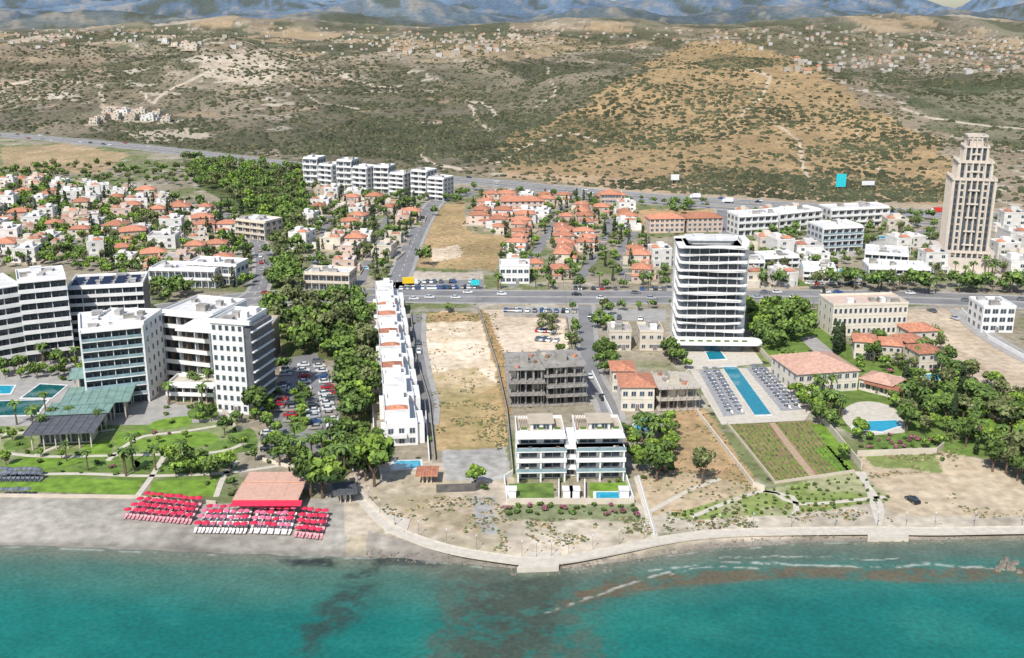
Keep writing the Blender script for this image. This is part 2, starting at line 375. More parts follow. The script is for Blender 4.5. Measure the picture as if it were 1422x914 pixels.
v1=math_('MULTIPLY',mr(na.outputs['Fac'],.3,.7,.76,1.24),mr(nb.outputs['Fac'],.3,.7,.82,1.2))
v1=math_('MULTIPLY',v1,mr(nc_.outputs['Fac'],.3,.7,.88,1.12))
vm=nt.nodes.new('ShaderNodeVectorMath');vm.operation='SCALE'
nt.links.new(at.outputs['Color'],vm.inputs[0]);nt.links.new(v1,vm.inputs['Scale'])
vo=nt.nodes.new('ShaderNodeTexVoronoi');vo.inputs['Scale'].default_value=.17;nt.links.new(tc.outputs['Object'],vo.inputs['Vector'])
vo2=nt.nodes.new('ShaderNodeTexVoronoi');vo2.inputs['Scale'].default_value=.45;nt.links.new(tc.outputs['Object'],vo2.inputs['Vector'])
thr=math_('MULTIPLY',at.outputs['Alpha'],mr(nb.outputs['Fac'],.35,.65,.05,.66))
k1=mr(math_('SUBTRACT',thr,vo.outputs['Distance']),-.02,.06,0,1)
thr2=math_('MULTIPLY',at.outputs['Alpha'],mr(na.outputs['Fac'],.35,.65,.0,.5))
k2=mr(math_('SUBTRACT',thr2,vo2.outputs['Distance']),-.02,.08,0,.8)
kk=math_('MAXIMUM',k1,k2)
mx=nt.nodes.new('ShaderNodeMix');mx.data_type='RGBA'
nt.links.new(kk,mx.inputs['Factor']);nt.links.new(vm.outputs[0],mx.inputs['A']);mx.inputs['B'].default_value=(.062,.068,.034,1)
nt.links.new(mx.outputs['Result'],b.inputs['Base Color']);b.inputs['Roughness'].default_value=.95;b.inputs['Specular IOR Level'].default_value=.1
bp=nt.nodes.new('ShaderNodeBump');bp.inputs['Strength'].default_value=.5;bp.inputs['Distance'].default_value=.6
nt.links.new(math_('ADD',na.outputs['Fac'],kk),bp.inputs['Height']);nt.links.new(bp.outputs[0],b.inputs['Normal'])
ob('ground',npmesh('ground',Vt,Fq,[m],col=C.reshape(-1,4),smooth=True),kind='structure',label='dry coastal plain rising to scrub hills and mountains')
# ---------- sea
xs=np.concatenate([np.arange(-3000,-200,40.),np.arange(-200,200,.5),np.arange(200,3001,40.)])
ys=np.concatenate([np.arange(-2500,150,50.),np.arange(150,262,.5),np.arange(262,300,4.)])
SX,SY=np.meshgrid(xs,ys)
d=np.interp(SX,shx,shy)-SY
zc=SY*cp-(-1-HC)*sp;zc=np.where(zc<20,20,zc);SU=CX+F*SX/zc;SV=CY-F*(SY*sp+(-1-HC)*cp)/zc
a1=fbm(SX/22,SY/14,5,81);a2=fbm(SX/4,SY/3,4,82);a3=fbm(SX/60,SY/30,3,83);a4=fbm(SX/1.6,SY/1.4,3,89)
SC=np.ones(SX.shape+(4,))
def mixs(c,k): SC[...,:3]=SC[...,:3]*(1-k[...,None])+np.array(c)*k[...,None]
mixs((.010,.155,.128),np.ones(SX.shape))
mixs((.006,.115,.10),sm((a3-.45)*5)*.5)
mixs((.025,.18,.14),sm((a1-.5)*5)*.5)
mixs((.075,.155,.115),1-sm((d-2+10*(a1-.5))/27))
mixs((.155,.17,.125),1-sm((d+3*(a2-.5))/9))
def blob(poly,c,k,j=30,soft=10):
    acc=0
    for q in range(5):
        ox,oy=[(0,0),(soft,0),(-soft,0),(0,soft*.6),(0,-soft*.6)][q]
        acc=acc+inpoly(SU+ox+(a1-.5)*j*2.4+(a2-.5)*j*1.1,SV+oy+(fbm(SX/22+40,SY/14,4,84)-.5)*j*1.2+(a2-.5)*j*.6,poly)
    r=acc/5.
    mixs(c,r*k*(.3+.7*sm((a2*.6+a4*.4-.34)*5)))
blob([(600,782),(720,792),(880,790),(850,850),(839,914),(840,1000),(600,1000),(610,880)],(.08,.10,.072),.8,34,22)
blob([(640,820),(760,800),(780,860),(720,960),(640,960)],(.052,.06,.042),.7,38,20)
blob([(560,778),(640,782),(700,800),(640,830),(570,800)],(.10,.105,.075),.6,24,16)
blob([(490,782),(520,785),(500,850),(440,905),(405,915),(430,860),(465,815)],(.035,.052,.042),.8,30,12)
blob([(860,800),(1080,785),(1422,790),(1500,796),(1422,808),(1100,801),(900,820),(760,850),(770,835)],(.14,.10,.055),.85,12,5)
blob([(1000,757),(1422,752),(1600,752),(1600,775),(1000,780)],(.10,.125,.09),.7,16,8)
blob([(380,776),(460,778),(460,790),(400,786)],(.015,.02,.02),.85,14,5)
blob([(505,775),(610,782),(610,792),(520,790)],(.04,.045,.038),.8,14,5)
for ln,w in [([(755,848),(800,832),(850,818),(880,805),(930,795)],.8),([(900,792),(1000,782),(1080,783),(1180,787),(1300,786),(1400,794)],.75),([(930,800),(960,790),(1060,791)],.5),([(1000,775),(1120,772),(1250,775)],.35)]:
    dd=pdist(SU+(a1-.5)*22+(a2-.5)*10,SV+(fbm(SX/12,SY/12,3,86)-.5)*12+(a4-.5)*3,ln)
    mixs((.42,.44,.38),np.clip(1.3-dd/w/2.2,0,1)*sm((a2*.4+a4*.6-.40)*7)*.85)
e=np.abs(d-.6-1.2*(a1-.5));mixs((.42,.44,.39),np.clip(1-e/.6,0,1)*sm((fbm(SX/3,SY/3,3,88)-.48)*6)*.7)
idx=np.arange(SX.size).reshape(SX.shape)
Fs=np.stack([idx[:-1,:-1],idx[:-1,1:],idx[1:,1:],idx[1:,:-1]],-1).reshape(-1,4)
SZ=np.full(SX.shape,-1.0)
m,nt,b=nodes('sea_water')
at=nt.nodes.new('ShaderNodeVertexColor');at.layer_name='Col';tc=nt.nodes.new('ShaderNodeTexCoord')
n0=noise(.12,5);n=noise(.9,6)
vm=nt.nodes.new('ShaderNodeVectorMath');vm.operation='SCALE'
nt.links.new(at.outputs['Color'],vm.inputs[0]);nt.links.new(math_('MULTIPLY',mr(n.outputs['Fac'],.3,.7,.82,1.18),mr(n0.outputs['Fac'],.3,.7,.88,1.12)),vm.inputs['Scale'])
nt.links.new(vm.outputs[0],b.inputs['Base Color']);b.inputs['Roughness'].default_value=.25;b.inputs['Specular IOR Level'].default_value=.25
bp=nt.nodes.new('ShaderNodeBump');bp.inputs['Strength'].default_value=.5;bp.inputs['Distance'].default_value=.25
nt.links.new(n.outputs['Fac'],bp.inputs['Height']);nt.links.new(bp.outputs[0],b.inputs['Normal'])
ob('sea',npmesh('sea',np.stack([SX,SY,SZ],-1).reshape(-1,3),Fs,[m],col=SC.reshape(-1,4)),kind='structure',label='turquoise sea with dark reef patches and foam lines')
# ---------- ground patches, ribbons
def patch(name,px,mat,z=.04,label=None,kind='structure'):
    w=[G0(u,v) for u,v in px]
    tri=tessellate_polygon([[Vector((x,y,0)) for x,y in w]])
    mb=MB();mb.v=[(x,y,z) for x,y in w]
    for t in tri:
        a,b_,c=[w[i] for i in t]
        cr=(b_[0]-a[0])*(c[1]-a[1])-(b_[1]-a[1])*(c[0]-a[0])
        mb.f.append(tuple(t) if cr>0 else tuple(reversed(t)));mb.m.append(0)
    return ob(name,mb.mesh(name,mat),kind=kind,label=label)
def smooth_line(pts,step=5.0):
    out=[];P=[pts[0]]+list(pts)+[pts[-1]]
    for i in range(1,len(P)-2):
        p0,p1,p2,p3=[np.array(p) for p in P[i-1:i+3]]
        n=max(2,int(np.linalg.norm(p2-p1)/step))
        for k in range(n):
            t=k/n
            out.append(.5*((2*p1)+(-p0+p2)*t+(2*p0-5*p1+4*p2-p3)*t*t+(-p0+3*p1-3*p2+p3)*t**3))
    out.append(np.array(pts[-1]));return out
def curvy(px):
    w=[np.array(p,float) for p in px];n=len(w);out=[]
    for i in range(n):
        p0,p1,p2,p3=w[i-1],w[i],w[(i+1)%n],w[(i+2)%n]
        for k in range(5):
            t=k/5;out.append(tuple(.5*((2*p1)+(-p0+p2)*t+(2*p0-5*p1+4*p2-p3)*t*t+(-p0+3*p1-3*p2+p3)*t**3)))
    return out
def normals(L):
    N=[]
    for i in range(len(L)):
        a=L[max(0,i-1)];b_=L[min(len(L)-1,i+1)];t=b_-a;t=t/(np.linalg.norm(t)+1e-9);N.append(np.array([-t[1],t[0]]))
    return N
def ribbon(L,off,w,h,z,mb,mi=0,follow=True):
    N=normals(L);n0=len(mb.v)
    for p,n in zip(L,N):
        a=p+n*(off+w/2);b_=p+n*(off-w/2);g=gz(p[0],p[1]) if follow else 0
        mb.v+=[(a[0],a[1],g+z-.3),(a[0],a[1],g+z+h),(b_[0],b_[1],g+z+h),(b_[0],b_[1],g+z-.3)]
    for i in range(len(L)-1):
        k=n0+4*i
        for j in range(3): mb.f.append((k+j,k+j+1,k+j+5,k+j+4)[::-1]);mb.m.append(mi)
    for k in (n0,n0+4*(len(L)-1)): mb.f.append((k,k+1,k+2,k+3));mb.m.append(mi)
ROADS=[]
def road(name,px,w,mat,z=.05,label='asphalt road',kerb=True,dash=True):
    wp=[G0(u,v) for u,v in px];L=smooth_line(wp)
    ROADS.append((L,w))
    mb=MB();ribbon(L,0,w,0,z,mb);ob(name,mb.mesh(name,mat),kind='structure',label=label)
    if kerb:
        mb=MB();ribbon(L,w/2+.9,1.8,.12,z,mb);ribbon(L,-w/2-.9,1.8,.12,z,mb);ob('pavement',mb.mesh('pavement',PAVEG),kind='structure',label='raised kerb and pavement beside the road')
    if dash:
        mb=MB();N=normals(L)
        for i in range(0,len(L)-1,2):
            a,b_=L[i],L[i+1];q=a+(b_-a)*.6;n=N[i]*.12
            mb.q([(a[0]+n[0],a[1]+n[1],z+.012),(a[0]-n[0],a[1]-n[1],z+.012),(q[0]-n[0],q[1]-n[1],z+.012),(q[0]+n[0],q[1]+n[1],z+.012)])
        ob('road_marking',mb.mesh('road_marking',LINE),kind='structure',label='white painted dashes on the road')
    return L
def onroad(x,y,extra=1.5):
    for L,w in ROADS:
        for p in L[::2]:
            if abs(p[0]-x)<w/2+extra+5 and abs(p[1]-y)<w/2+extra+5 and math.hypot(p[0]-x,p[1]-y)<w/2+extra: return True
    return False
coast=road('road',[(225,432),(300,421),(370,413),(480,410),(620,412),(850,413),(1050,412),(1250,413),(1422,420),(1560,428)],20,ASPHL,.06,'wide coastal dual road with pavement')
mb=MB();ribbon(coast,0,1.6,.18,.06,mb);ob('road_median',mb.mesh('m',PAVEG),kind='structure',label='raised median of the coastal road')
hwl=road('road',[(-250,168),(0,187),(180,203),(400,228),(640,250),(880,272),(1130,288),(1422,303),(1620,316)],28,ASPHL,.08,'four lane motorway below the hills',kerb=False,dash=False)
mb=MB()
for o_ in (-13,13,-8,8): ribbon(hwl,o_,.35,.02,.09,mb,0)
ob('road_marking',mb.mesh('m',LINE),kind='structure',label='painted motorway lane lines')
mb=MB();ribbon(hwl,0,2.6,.5,.08,mb);ob('road_median',mb.mesh('m',CONC),kind='structure',label='concrete motorway median')
road('road',[(650,262),(760,270),(880,280),(1000,289),(1130,300),(1300,312)],7,ASPHL,.05,'service road beside the motorway',dash=False)
road('road',[(545,404),(560,372),(572,340),(592,300),(612,277),(660,268)],8.5,ASPHL,.05,'side street climbing inland')
road('road',[(340,416),(358,404),(366,375),(362,345),(345,322),(300,295),(240,285)],7,ASPHL,.05,'curved residential street')
road('road',[(578,436),(576,470),(583,520),(592,560),(590,590)],5,ASPHL,.045,'narrow access lane',dash=False)
road('road',[(812,424),(815,470),(822,520),(843,560),(850,590)],5.5,ASPHL,.045,'narrow access lane between plots',dash=False)
road('road',[(1004,292),(1015,330),(1040,350),(1120,345),(1290,322)],8,ASPHL,.045,'street behind the tower',dash=False)
road('road',[(712,398),(745,350),(770,310),(782,285)],5,ASPHL,.045,'street between red roofed houses',dash=False,kerb=False)
road('road',[(800,396),(835,340),(850,300)],4.5,ASPHL,.045,'street between terraced houses',dash=False,kerb=False)
road('road',[(1330,430),(1370,465),(1430,500),(1500,530)],5,PAVEG,.045,'narrow road beside the sandy lot',dash=False)
for px in ([(0,330),(100,335),(200,345),(250,360)],[(30,290),(120,300),(230,320)],[(430,395),(445,340),(460,290)],[(500,395),(520,340),(540,300)],[(872,392),(862,350),(885,320)]):
    road('road',px,4.5,ASPHL,.045,'residential street between gardens',dash=False,kerb=False)
prom=[(490,676),(512,703),(548,736),(620,762),(700,776),(745,780),(790,776),(860,763),(930,749),(1000,741),(1100,738),(1220,737),(1300,738),(1422,736),(1600,736)]
L=smooth_line([G0(u,v) for u,v in prom],2.0);mb=MB()
ribbon(L,0,3.0,.0,.10,mb,0,False)
ob('promenade_path',mb.mesh('promenade',PAVE),kind='structure',label='pale paved seaside promenade path')
mb=MB();ribbon(L,1.62,.2,.2,.1,mb,0,False);ribbon(L,-1.62,.2,.1,.1,mb,0,False)
ob('promenade_kerb',mb.mesh('kerb',PAVE),kind='structure',label='low kerb edging the promenade')
def plat(px,z,label):
    w=[G0(u,v) for u,v in px];mb=MB();mb.prism(w,-1.6,z)
    ob('viewing_platform',mb.mesh('platform',PAVE),kind='structure',label=label)
plat([(718,790),(776,788),(778,768),(732,768)],.18,'paved viewing platform on the promenade')
plat([(535,742),(565,738),(570,722),(525,712)],.18,'paved widening of the promenade')
plat([(1205,747),(1262,747),(1262,734),(1205,734)],.18,'small paved platform on the promenade')
patch('pavement',[(395,498),(440,490),(452,520),(472,575),(470,615),(430,632),(372,636),(368,610),(385,570),(392,530)],ASPHL,.03,'asphalt hotel car park')
patch('parking_lot',curvy([(410,545),(428,545),(430,590),(405,600)]),LAWN2,.05,'green island in the car park')
patch('pavement',[(880,662),(888,660),(915,748),(905,750)],PAVE,.05,'paved footpath down to the promenade')
patch('pavement',[(545,392),(672,388),(672,404),(545,404)],ASPHL,.05,'roadside parking lot')
patch('pavement',[(700,426),(925,430),(925,447),(700,440)],PAVEG,.03,'roadside forecourt paving')
patch('plaza',[(940,478),(1040,478),(1060,505),(955,515)],PAVE,.04,'pale plaza around the white tower')
patch('plaza',[(958,515),(1100,508),(1125,572),(1118,584),(1002,590)],PAVE,.045,'pale pool terrace')
patch('pool_deck',[(970,515),(999,513),(1035,575),(1005,579)],DECK,.07,'grey slate sunbathing deck')
patch('pool_deck',[(1036,511),(1062,510),(1116,569),(1085,571)],DECK,.07,'grey slate sunbathing deck')
patch('garden_path',[(1195,655),(1202,655),(1224,725),(1216,728)],PAVE,.05,'paved garden path to the shore')
patch('pavement',[(1110,470),(1130,466),(1195,520),(1170,525)],PAVEG,.03,'paved driveway')
patch('plaza',curvy([(1168,576),(1195,558),(1240,566),(1256,600),(1200,606)]),PAVE,.04,'pale terrace around a villa pool')
patch('plaza',[(1300,375),(1395,372),(1400,384),(1290,386)],PAVE,.04,'plaza at the stone tower base')
patch('pavement',[(0,505),(110,495),(230,520),(232,560),(330,572),(325,585),(200,590),(0,592)],PAVEG,.02,'paved hotel grounds')
for px in ([(0,668),(110,664),(198,668),(190,688),(80,684),(0,682)],[(212,668),(300,666),(298,690),(205,690)]):
    patch('lawn',px,LAWN,.05,'bright mown lawn in the hotel garden')
for px in ([(20,640),(60,636),(120,640),(60,652),(10,652)],[(255,540),(285,535),(278,556),(240,556)],
  [(262,570),(300,560),(300,580),(268,582)],[(205,610),(285,600),(300,615),(230,625),(195,624)],[(165,602),(200,597),(190,618),(160,616)],[(195,636),(300,634),(310,650),(205,655)],[(120,618),(155,612),(150,630),(115,630)],[(10,612),(45,608),(40,622),(8,624)],[(110,642),(190,640),(180,654),(120,654)],[(215,585),(262,578),(260,592),(212,596)],[(320,600),(350,596),(356,622),(318,628)]):
    patch('lawn',curvy(px),random.choice([LAWN,LAWN,LAWN2]),.05,'curved mown lawn in the hotel garden')
for px in ([(706,672),(768,671),(770,692),(708,694)],[(818,671),(872,670),(874,692),(820,694)],[(880,620),(925,612),(935,640),(890,645)],[(1200,606),(1290,598),(1300,618),(1205,628)],[(1240,530),(1330,530),(1340,560),(1260,565)],[(1320,560),(1422,600),(1422,620),(1330,600)],[(1262,575),(1330,585),(1330,600),(1270,592)],[(1125,590),(1150,588),(1185,650),(1175,655)],[(1130,625),(1150,618),(1185,655),(1165,656)]):
    patch('lawn',px,LAWN if random.random()<.6 else LAWN2,.05,'green garden lawn')
for px in ([(0,660),(110,658),(205,661),(320,656),(430,640)],[(0,628),(60,634),(180,632),(300,628),(340,615)],[(190,690),(205,670),(215,655),(230,630)],[(150,640),(170,622),(200,606),(250,600),(300,592)],[(0,604),(50,600),(100,604),(160,596)],[(300,690),(312,660),(330,640)],[(50,632),(100,612),(130,605)],[(450,690),(490,676)],[(960,718),(1060,682),(1110,700),(1230,690)],[(1060,682),(1100,690),(1106,712)],[(1220,728),(1222,700),(1190,655)],[(900,712),(960,680),(1000,665)]):
    L=smooth_line([G0(u,v) for u,v in px],3);mb=MB();ribbon(L,0,1.5,0,.06,mb,0,False);ob('garden_path',mb.mesh('path',PAVE),kind='structure',label='winding pale garden path')
# ---------- pools
OCC=[]
def pool(px,mat=POOLW,label='turquoise swimming pool with pale coping'):
    w=[G0(u,v) for u,v in px];cx=sum(a for a,b in w)/len(w);cy=sum(b for a,b in w)/len(w)
    loc=[(a-cx,b-cy) for a,b in w];out=[]
    for a,b in loc:
        r=math.hypot(a,b);out.append((a*(r+.9)/r,b*(r+.9)/r))
    mb=MB();n=len(w)
    for i in range(n):
        j=(i+1)%n
        mb.q([(out[i][0],out[i][1],.16),(out[j][0],out[j][1],.16),(loc[j][0],loc[j][1],.16),(loc[i][0],loc[i][1],.16)])
        mb.q([(out[i][0],out[i][1],0),(out[j][0],out[j][1],0),(out[j][0],out[j][1],.16),(out[i][0],out[i][1],.16)])
        mb.q([(loc[i][0],loc[i][1],.16),(loc[j][0],loc[j][1],.16),(loc[j][0],loc[j][1],.05),(loc[i][0],loc[i][1],.05)])
    r=ob('swimming_pool',mb.mesh('pool_coping',ROOFW),loc=(cx,cy,.03),label=label,cat='swimming pool')
    mb=MB();mb.q([(a,b,.09) for a,b in loc]);ob('water',mb.mesh('pool_water',mat),r)
    OCC.append((cx,cy,5))
def ell(u,v,a,b,n=14): return [(u+a*math.cos(t*2*math.pi/n),v+b*math.sin(t*2*math.pi/n)) for t in range(n)]
pool([(1048,577),(1071,576),(1023,510),(1003,510)],POOLL,label='long narrow turquoise pool on a pale terrace')
pool([(985,500),(1008,499),(1000,488),(980,489)],POOLL)
pool(ell(894,591,13,12),label='rounded turquoise pool beside a villa')
pool([(545,653),(585,650),(583,640),(548,641)],label='rectangular turquoise pool by the terraced apartments')
pool([(828,694),(873,694),(872,684),(828,684)])
pool([(1185,597),(1225,600),(1250,592),(1245,584),(1190,586)],label='irregular turquoise pool by a red roofed mansion')
pool([(-20,578),(50,577),(66,556),(-20,558)],POOLD,label='long dark green lagoon pool by the hotel')
pool([(30,553),(72,553),(92,536),(56,534)],POOLD,label='angular dark green pool by the hotel')
pool([(-20,548),(14,547),(20,536),(-20,536)],POOLW,label='small turquoise hotel pool with pale coping')
pool(ell(1297,524,16,4));pool(ell(1247,527,14,3));pool(ell(1205,386,13,3));pool([(1090,372),(1130,370),(1128,366),(1092,367)]);pool([(1165,378),(1185,378),(1183,374),(1166,374)])
for u,v in [(240,350),(250,392),(100,330),(160,305),(300,345),(505,372),(690,318),(1110,338),(1225,330),(60,300),(262,330)]: pool(ell(u,v,7,1.8,8))
# ---------- walls & fences
def wall(px,h=1.6,t=.3,mat=CREAM,name='garden_wall',label='low rendered boundary wall'):
    L=[np.array(G0(u,v)) for u,v in px];a=L[0]
    mb=MB();ribbon([p-a for p in L],0,t,h,0,mb,0,False)
    ob(name,mb.mesh(name,mat),loc=(a[0],a[1],gz(a[0],a[1])),label=label,cat='wall')
for px,h,mt in [([(570,436),(578,500),(596,560),(604,640)],1.4,CONC),([(664,430),(690,510),(704,575),(712,660)],1.6,CONC),([(570,434),(664,431)],1.2,CONC),([(968,575),(1046,676),(1062,682)],1.5,CREAM),([(1045,478),(1130,572),(1196,652)],2.2,CREAM),
   ([(704,700),(880,700)],1.6,CREAM),([(704,700),(700,668),(712,660)],1.6,WHITE),([(880,700),(868,662)],1.6,WHITE),([(606,684),(660,682),(675,676)],2.2,CONCD),([(1010,590),(1076,672),(1186,656)],.8,CREAM),([(886,664),(908,742)],.9,WHITE),
   ([(1190,634),(1300,630),(1310,622)],1.8,CREAM),([(1245,545),(1330,560),(1422,600)],1.6,CREAM),([(492,680),(548,730)],1.0,PAVE),([(822,520),(850,580)],1.5,WHITE),([(776,672),(776,698)],1.5,WHITE),([(812,672),(812,698)],1.5,WHITE),([(1262,430),(1340,428)],1.2,CONC),([(365,640),(420,655),(475,640)],1,CREAM),([(512,440),(520,620),(530,668)],1.8,WHITE),([(590,560),(596,640)],1.6,WHITE),([(1335,432),(1372,470),(1440,508)],1.4,WHITE),([(0,690),(190,692),(205,694),(300,700)],.9,CREAM),([(300,560),(330,600),(360,590)],1.6,CREAM),([(700,440),(786,442),(795,500)],1.3,CONC)]:
    wall(px,h,.3,mt)
# ---------- windows & buildings
WC={}
def win(w,h,door=False,fr=None):
    fr=fr or FRAME
    k=(round(w,1),round(h,1),door,fr.name)
    if k not in WC:
        w,h=k[0],k[1];mb=MB();t=.12
        mb.box(-w/2,-.08,0,-w/2+t,.0,h,1).box(w/2-t,-.08,0,w/2,.0,h,1).box(-w/2+t,-.08,h-t,w/2-t,0,h,1).box(-w/2+t,-.08,0,w/2-t,0,t,1)
        mb.q([(-w/2+t,-.03,t),(w/2-t,-.03,t),(w/2-t,-.03,h-t),(-w/2+t,-.03,h-t)],0)
        if w>1.3: mb.box(-.05,-.07,t,.05,-.035,h-t,1)
        WC[k]=(mb,mb.mesh('window',[GLASS if not door else BROWN,fr]))
    return WC[k]
def windows(root,pl,w,h,fr=None):
    mb,me=win(w,h,False,fr)
    for i,(x,y,z,rz) in enumerate(pl[:100]): ob('window',me,root,(x,y,z),rz)
    if len(pl)>100:
        big=MB()
        for x,y,z,rz in pl[100:]: big.add(mb,(x,y,z),rz)
        ob('window',big.mesh('windows',[GLASS,fr or FRAME]),root,kind='stuff')
def place(p1,p2,vtop=None,ht=None,depth=10):
    A=G0(*p1);B=G0(*p2);W=math.hypot(B[0]-A[0],B[1]-A[1]);ang=math.atan2(B[1]-A[1],B[0]-A[0])
    z=ht if ht else zrow(vtop,(A[1]+B[1])/2)
    n=max(1,int(depth/12)+1)
    for i in range(n):
        dd=depth*(i+.5)/n
        for k in range(max(1,int(W/14)+1)):
            t=(k+.5)/max(1,int(W/14)+1)*W
            OCC.append((A[0]+math.cos(ang)*t-math.sin(ang)*dd,A[1]+math.sin(ang)*t+math.cos(ang)*dd,max(7,min(W,depth)/2)))
    return A,ang,W,z
def roofstuff(root,W,D,Ht,wm,rm,n=4,solar=False):
    mb=MB();mb.ring(-.15,-.15,W+.15,D+.15,Ht+.003,Ht+.9,.3,0);mb.box(.15,.15,Ht+.002,W-.15,D-.15,Ht+.12,1)
    ob('roof',mb.mesh('roof',[wm,rm]),root)
    for i in range(n):
        mb=MB();w=R(1.5,3.8);d=R(1.5,3);h=R(.8,2.2)
        mb.box(-w/2,-d/2,0,w/2,d/2,h,0).box(-w/2-.1,-d/2-.1,h+.002,w/2+.1,d/2+.1,h+.15,0)
        mb.cyl(w/2+.6,0,0,.9,.4,.4,8,1)
        if W>5 and D>5: ob('rooftop_unit',mb.mesh('unit',[random.choice([WHITE,CONC,ROOFG]),METAL]),root,(R(2.5,W-2.5),R(2.2,D-2.2),Ht+.12))
    if solar:
        for i in range(int(W/5)):
            mb=MB()
            for j in range(max(1,int(D/5))): mb.q([(i*5+1,j*4+1,Ht+.5),(i*5+4.5,j*4+1,Ht+.5),(i*5+4.5,j*4+3.6,Ht+1.3),(i*5+1,j*4+3.6,Ht+1.3)])
            ob('solar_panel',mb.mesh('solar',SOLAR),root)
def balcony_block(name,label,cat,p1,p2,vtop,depth,floors,bays,wm=WHITE,bm=WHITE,rm=ROOFW,proj=1.6,ht=None,side=True,solar=False,units=4,railm=None,dp=False,par=.95,endw=False):
    A,ang,W,Ht=place(p1,p2,vtop,ht,depth);D=depth
    root=ob(name,None,None,(A[0],A[1],0),ang,label,cat)
    fh=Ht/floors;bw=W/bays
    mb=MB();mb.box(0,0,-.5,W,D,Ht)
    if endw: mb.box(W+.002,-proj,-.3,W+.5,D+.1,Ht+.5,1);mb.box(-.5,-proj,-.3,-.002,D+.1,Ht+.5,1)
    for i in range(bays+1): mb.box(i*bw-.12,(-proj+.2) if not dp else -proj*.6,0,i*bw+.12,-.003,Ht-.2,0 if (dp and i%2) else 1)
    ob('wall',mb.mesh('wall',[wm,bm]),root)
    railm=railm or bm
    for i in range(1,floors+1):
        mb=MB();z=i*fh;e_=0 if endw else .2;mb.box(-e_,-proj+.01,z-.35,W+e_,-.004,z-.001,0)
        if i<floors: mb.box(-e_,-proj+.01,z,W+e_,-proj+.12,z+par,1)
        ob('balcony',mb.mesh('balcony',[bm,railm]),root)
    nd=max(2,int(D/4))
    windows(root,[((k+.5)*bw,-.01,i*fh+.25,0) for i in range(floors) for k in range(bays)]+
      ([(W+.01,D*(k+.5)/nd,i*fh+.9,math.pi/2) for i in range(floors) for k in range(nd)]+[(-.01,D*(k+.5)/nd,i*fh+.9,-math.pi/2) for i in range(floors) for k in range(nd)] if side else []),
      min(bw-.5,2.8) if side else bw-.5,max(1.6,fh-.9) if not side else min(2.3,fh-1.1),FRAMED if dp else None)
    roofstuff(root,W,D,Ht,bm,rm,units,solar)
    return root,W,D,Ht
def plain_block(name,label,cat,p1,p2,vtop,depth,floors,bays,wm=WHITE,rm=ROOFW,ww=1.4,wh=1.5,ht=None,tiles=False,units=3,sides=True):
    A,ang,W,Ht=place(p1,p2,vtop,ht,depth);D=depth
    root=ob(name,None,None,(A[0],A[1],0),ang,label,cat);fh=Ht/floors;bw=W/bays
    mb=MB();mb.box(0,0,-.5,W,D,Ht)
    for i in range(1,floors): mb.box(-.08,-.08,i*fh-.1,W+.08,-.003,i*fh+.1)
    ob('wall',mb.mesh('wall',wm),root)
    nd=max(2,int(D/4))
    pl=[((k+.5)*bw,-.01,i*fh+.9,0) for i in range(floors) for k in range(bays)]
    if sides: pl+=[(W+.01,D*(k+.5)/nd,i*fh+.9,math.pi/2) for i in range(floors) for k in range(nd)]+[(-.01,D*(k+.5)/nd,i*fh+.9,-math.pi/2) for i in range(floors) for k in range(nd)]
    windows(root,pl,ww,wh)
    ob('door',win(1.6,2.4,True)[1],root,(W*.5+bw*.5 if bays%2 else W*.5,-.012,.02))
    if tiles:
        mb=MB();mb.hip(0,0,W,D,Ht+.003,min(W,D)*.2,.7);ob('roof',mb.mesh('roof',tiles if not isinstance(tiles,bool) else TERRA),root)
    else: roofstuff(root,W,D,Ht,wm,rm,units)
    return root,W,D,Ht
for a,b_,h in (((-80,530),(-26,516),28.2),((-25,516),(38,504),28.8),((39,504),(104,496),29.6)):
    balcony_block('hotel','long curved hotel wing with banded white balconies','hotel',a,b_,None,17,8,6,DARK,WHITE,ROOFW,1.9,side=False,ht=h,units=5,dp=True,par=1.1)
balcony_block('hotel','recessed hotel wing with dark glazing and solar roof','hotel',(104,482),(206,476),None,18,7,11,DARK,WHITE,ROOFG,1.4,ht=22.5,solar=True,side=False,dp=True,par=.9)
balcony_block('hotel','dark fronted hotel block with white roof slab','hotel',(124,566),(206,556),None,20,8,8,DARK,WHITE,ROOFW,1.7,ht=25,side=False,railm=GLASSB,units=7,dp=True,endw=True)
plain_block('hotel','white hotel end block beside the glazed front','hotel',(210,556),(234,535),None,17,7,4,WHITE,ROOFW,1.3,1.9,ht=25.6)
balcony_block('hotel','white hotel wing with deep brown balcony bays','hotel',(236,530),(303,538),None,20,6,6,BROWN,WHITE,ROOFW,3.0,ht=24.5,side=False,units=7,dp=True,par=1.1,endw=True)
r,W,D,Ht=plain_block('hotel','white hotel tower with small square windows and dark side','hotel',(302,572),(346,576),None,16,9,5,WHITE,ROOFW,1.3,1.8,ht=29,sides=False,units=5)
mb=MB();mb.box(W+.003,.6,0,W+2.2,D-1,Ht-1);ob('wall',mb.mesh('dark_wing',DARK),r,label='dark glazed side strip')
for i in range(9):
    mb=MB();mb.box(W+2.2,.5,i*3.2+.8,W+2.9,D-.9,i*3.2+1.2);ob('balcony',mb.mesh('b',WHITE),r)
windows(r,[(-.01,y,i*3.2+.9,-math.pi/2) for i in range(9) for y in (3,7,11)],1.3,1.8)
mb=MB();mb.box(-14,3,Ht-4.5,-.01,15,Ht-3.9);mb.box(-.9,-.5,Ht+.0,W+2.5,.9,Ht+1.2);ob('roof_canopy',mb.mesh('canopy',WHITE),r)
balcony_block('hotel','low brown hotel annex behind the white block','hotel',(354,515),(372,515),None,22,5,2,BROWN,BEIGE,ROOFG,1.2,ht=13,side=False)
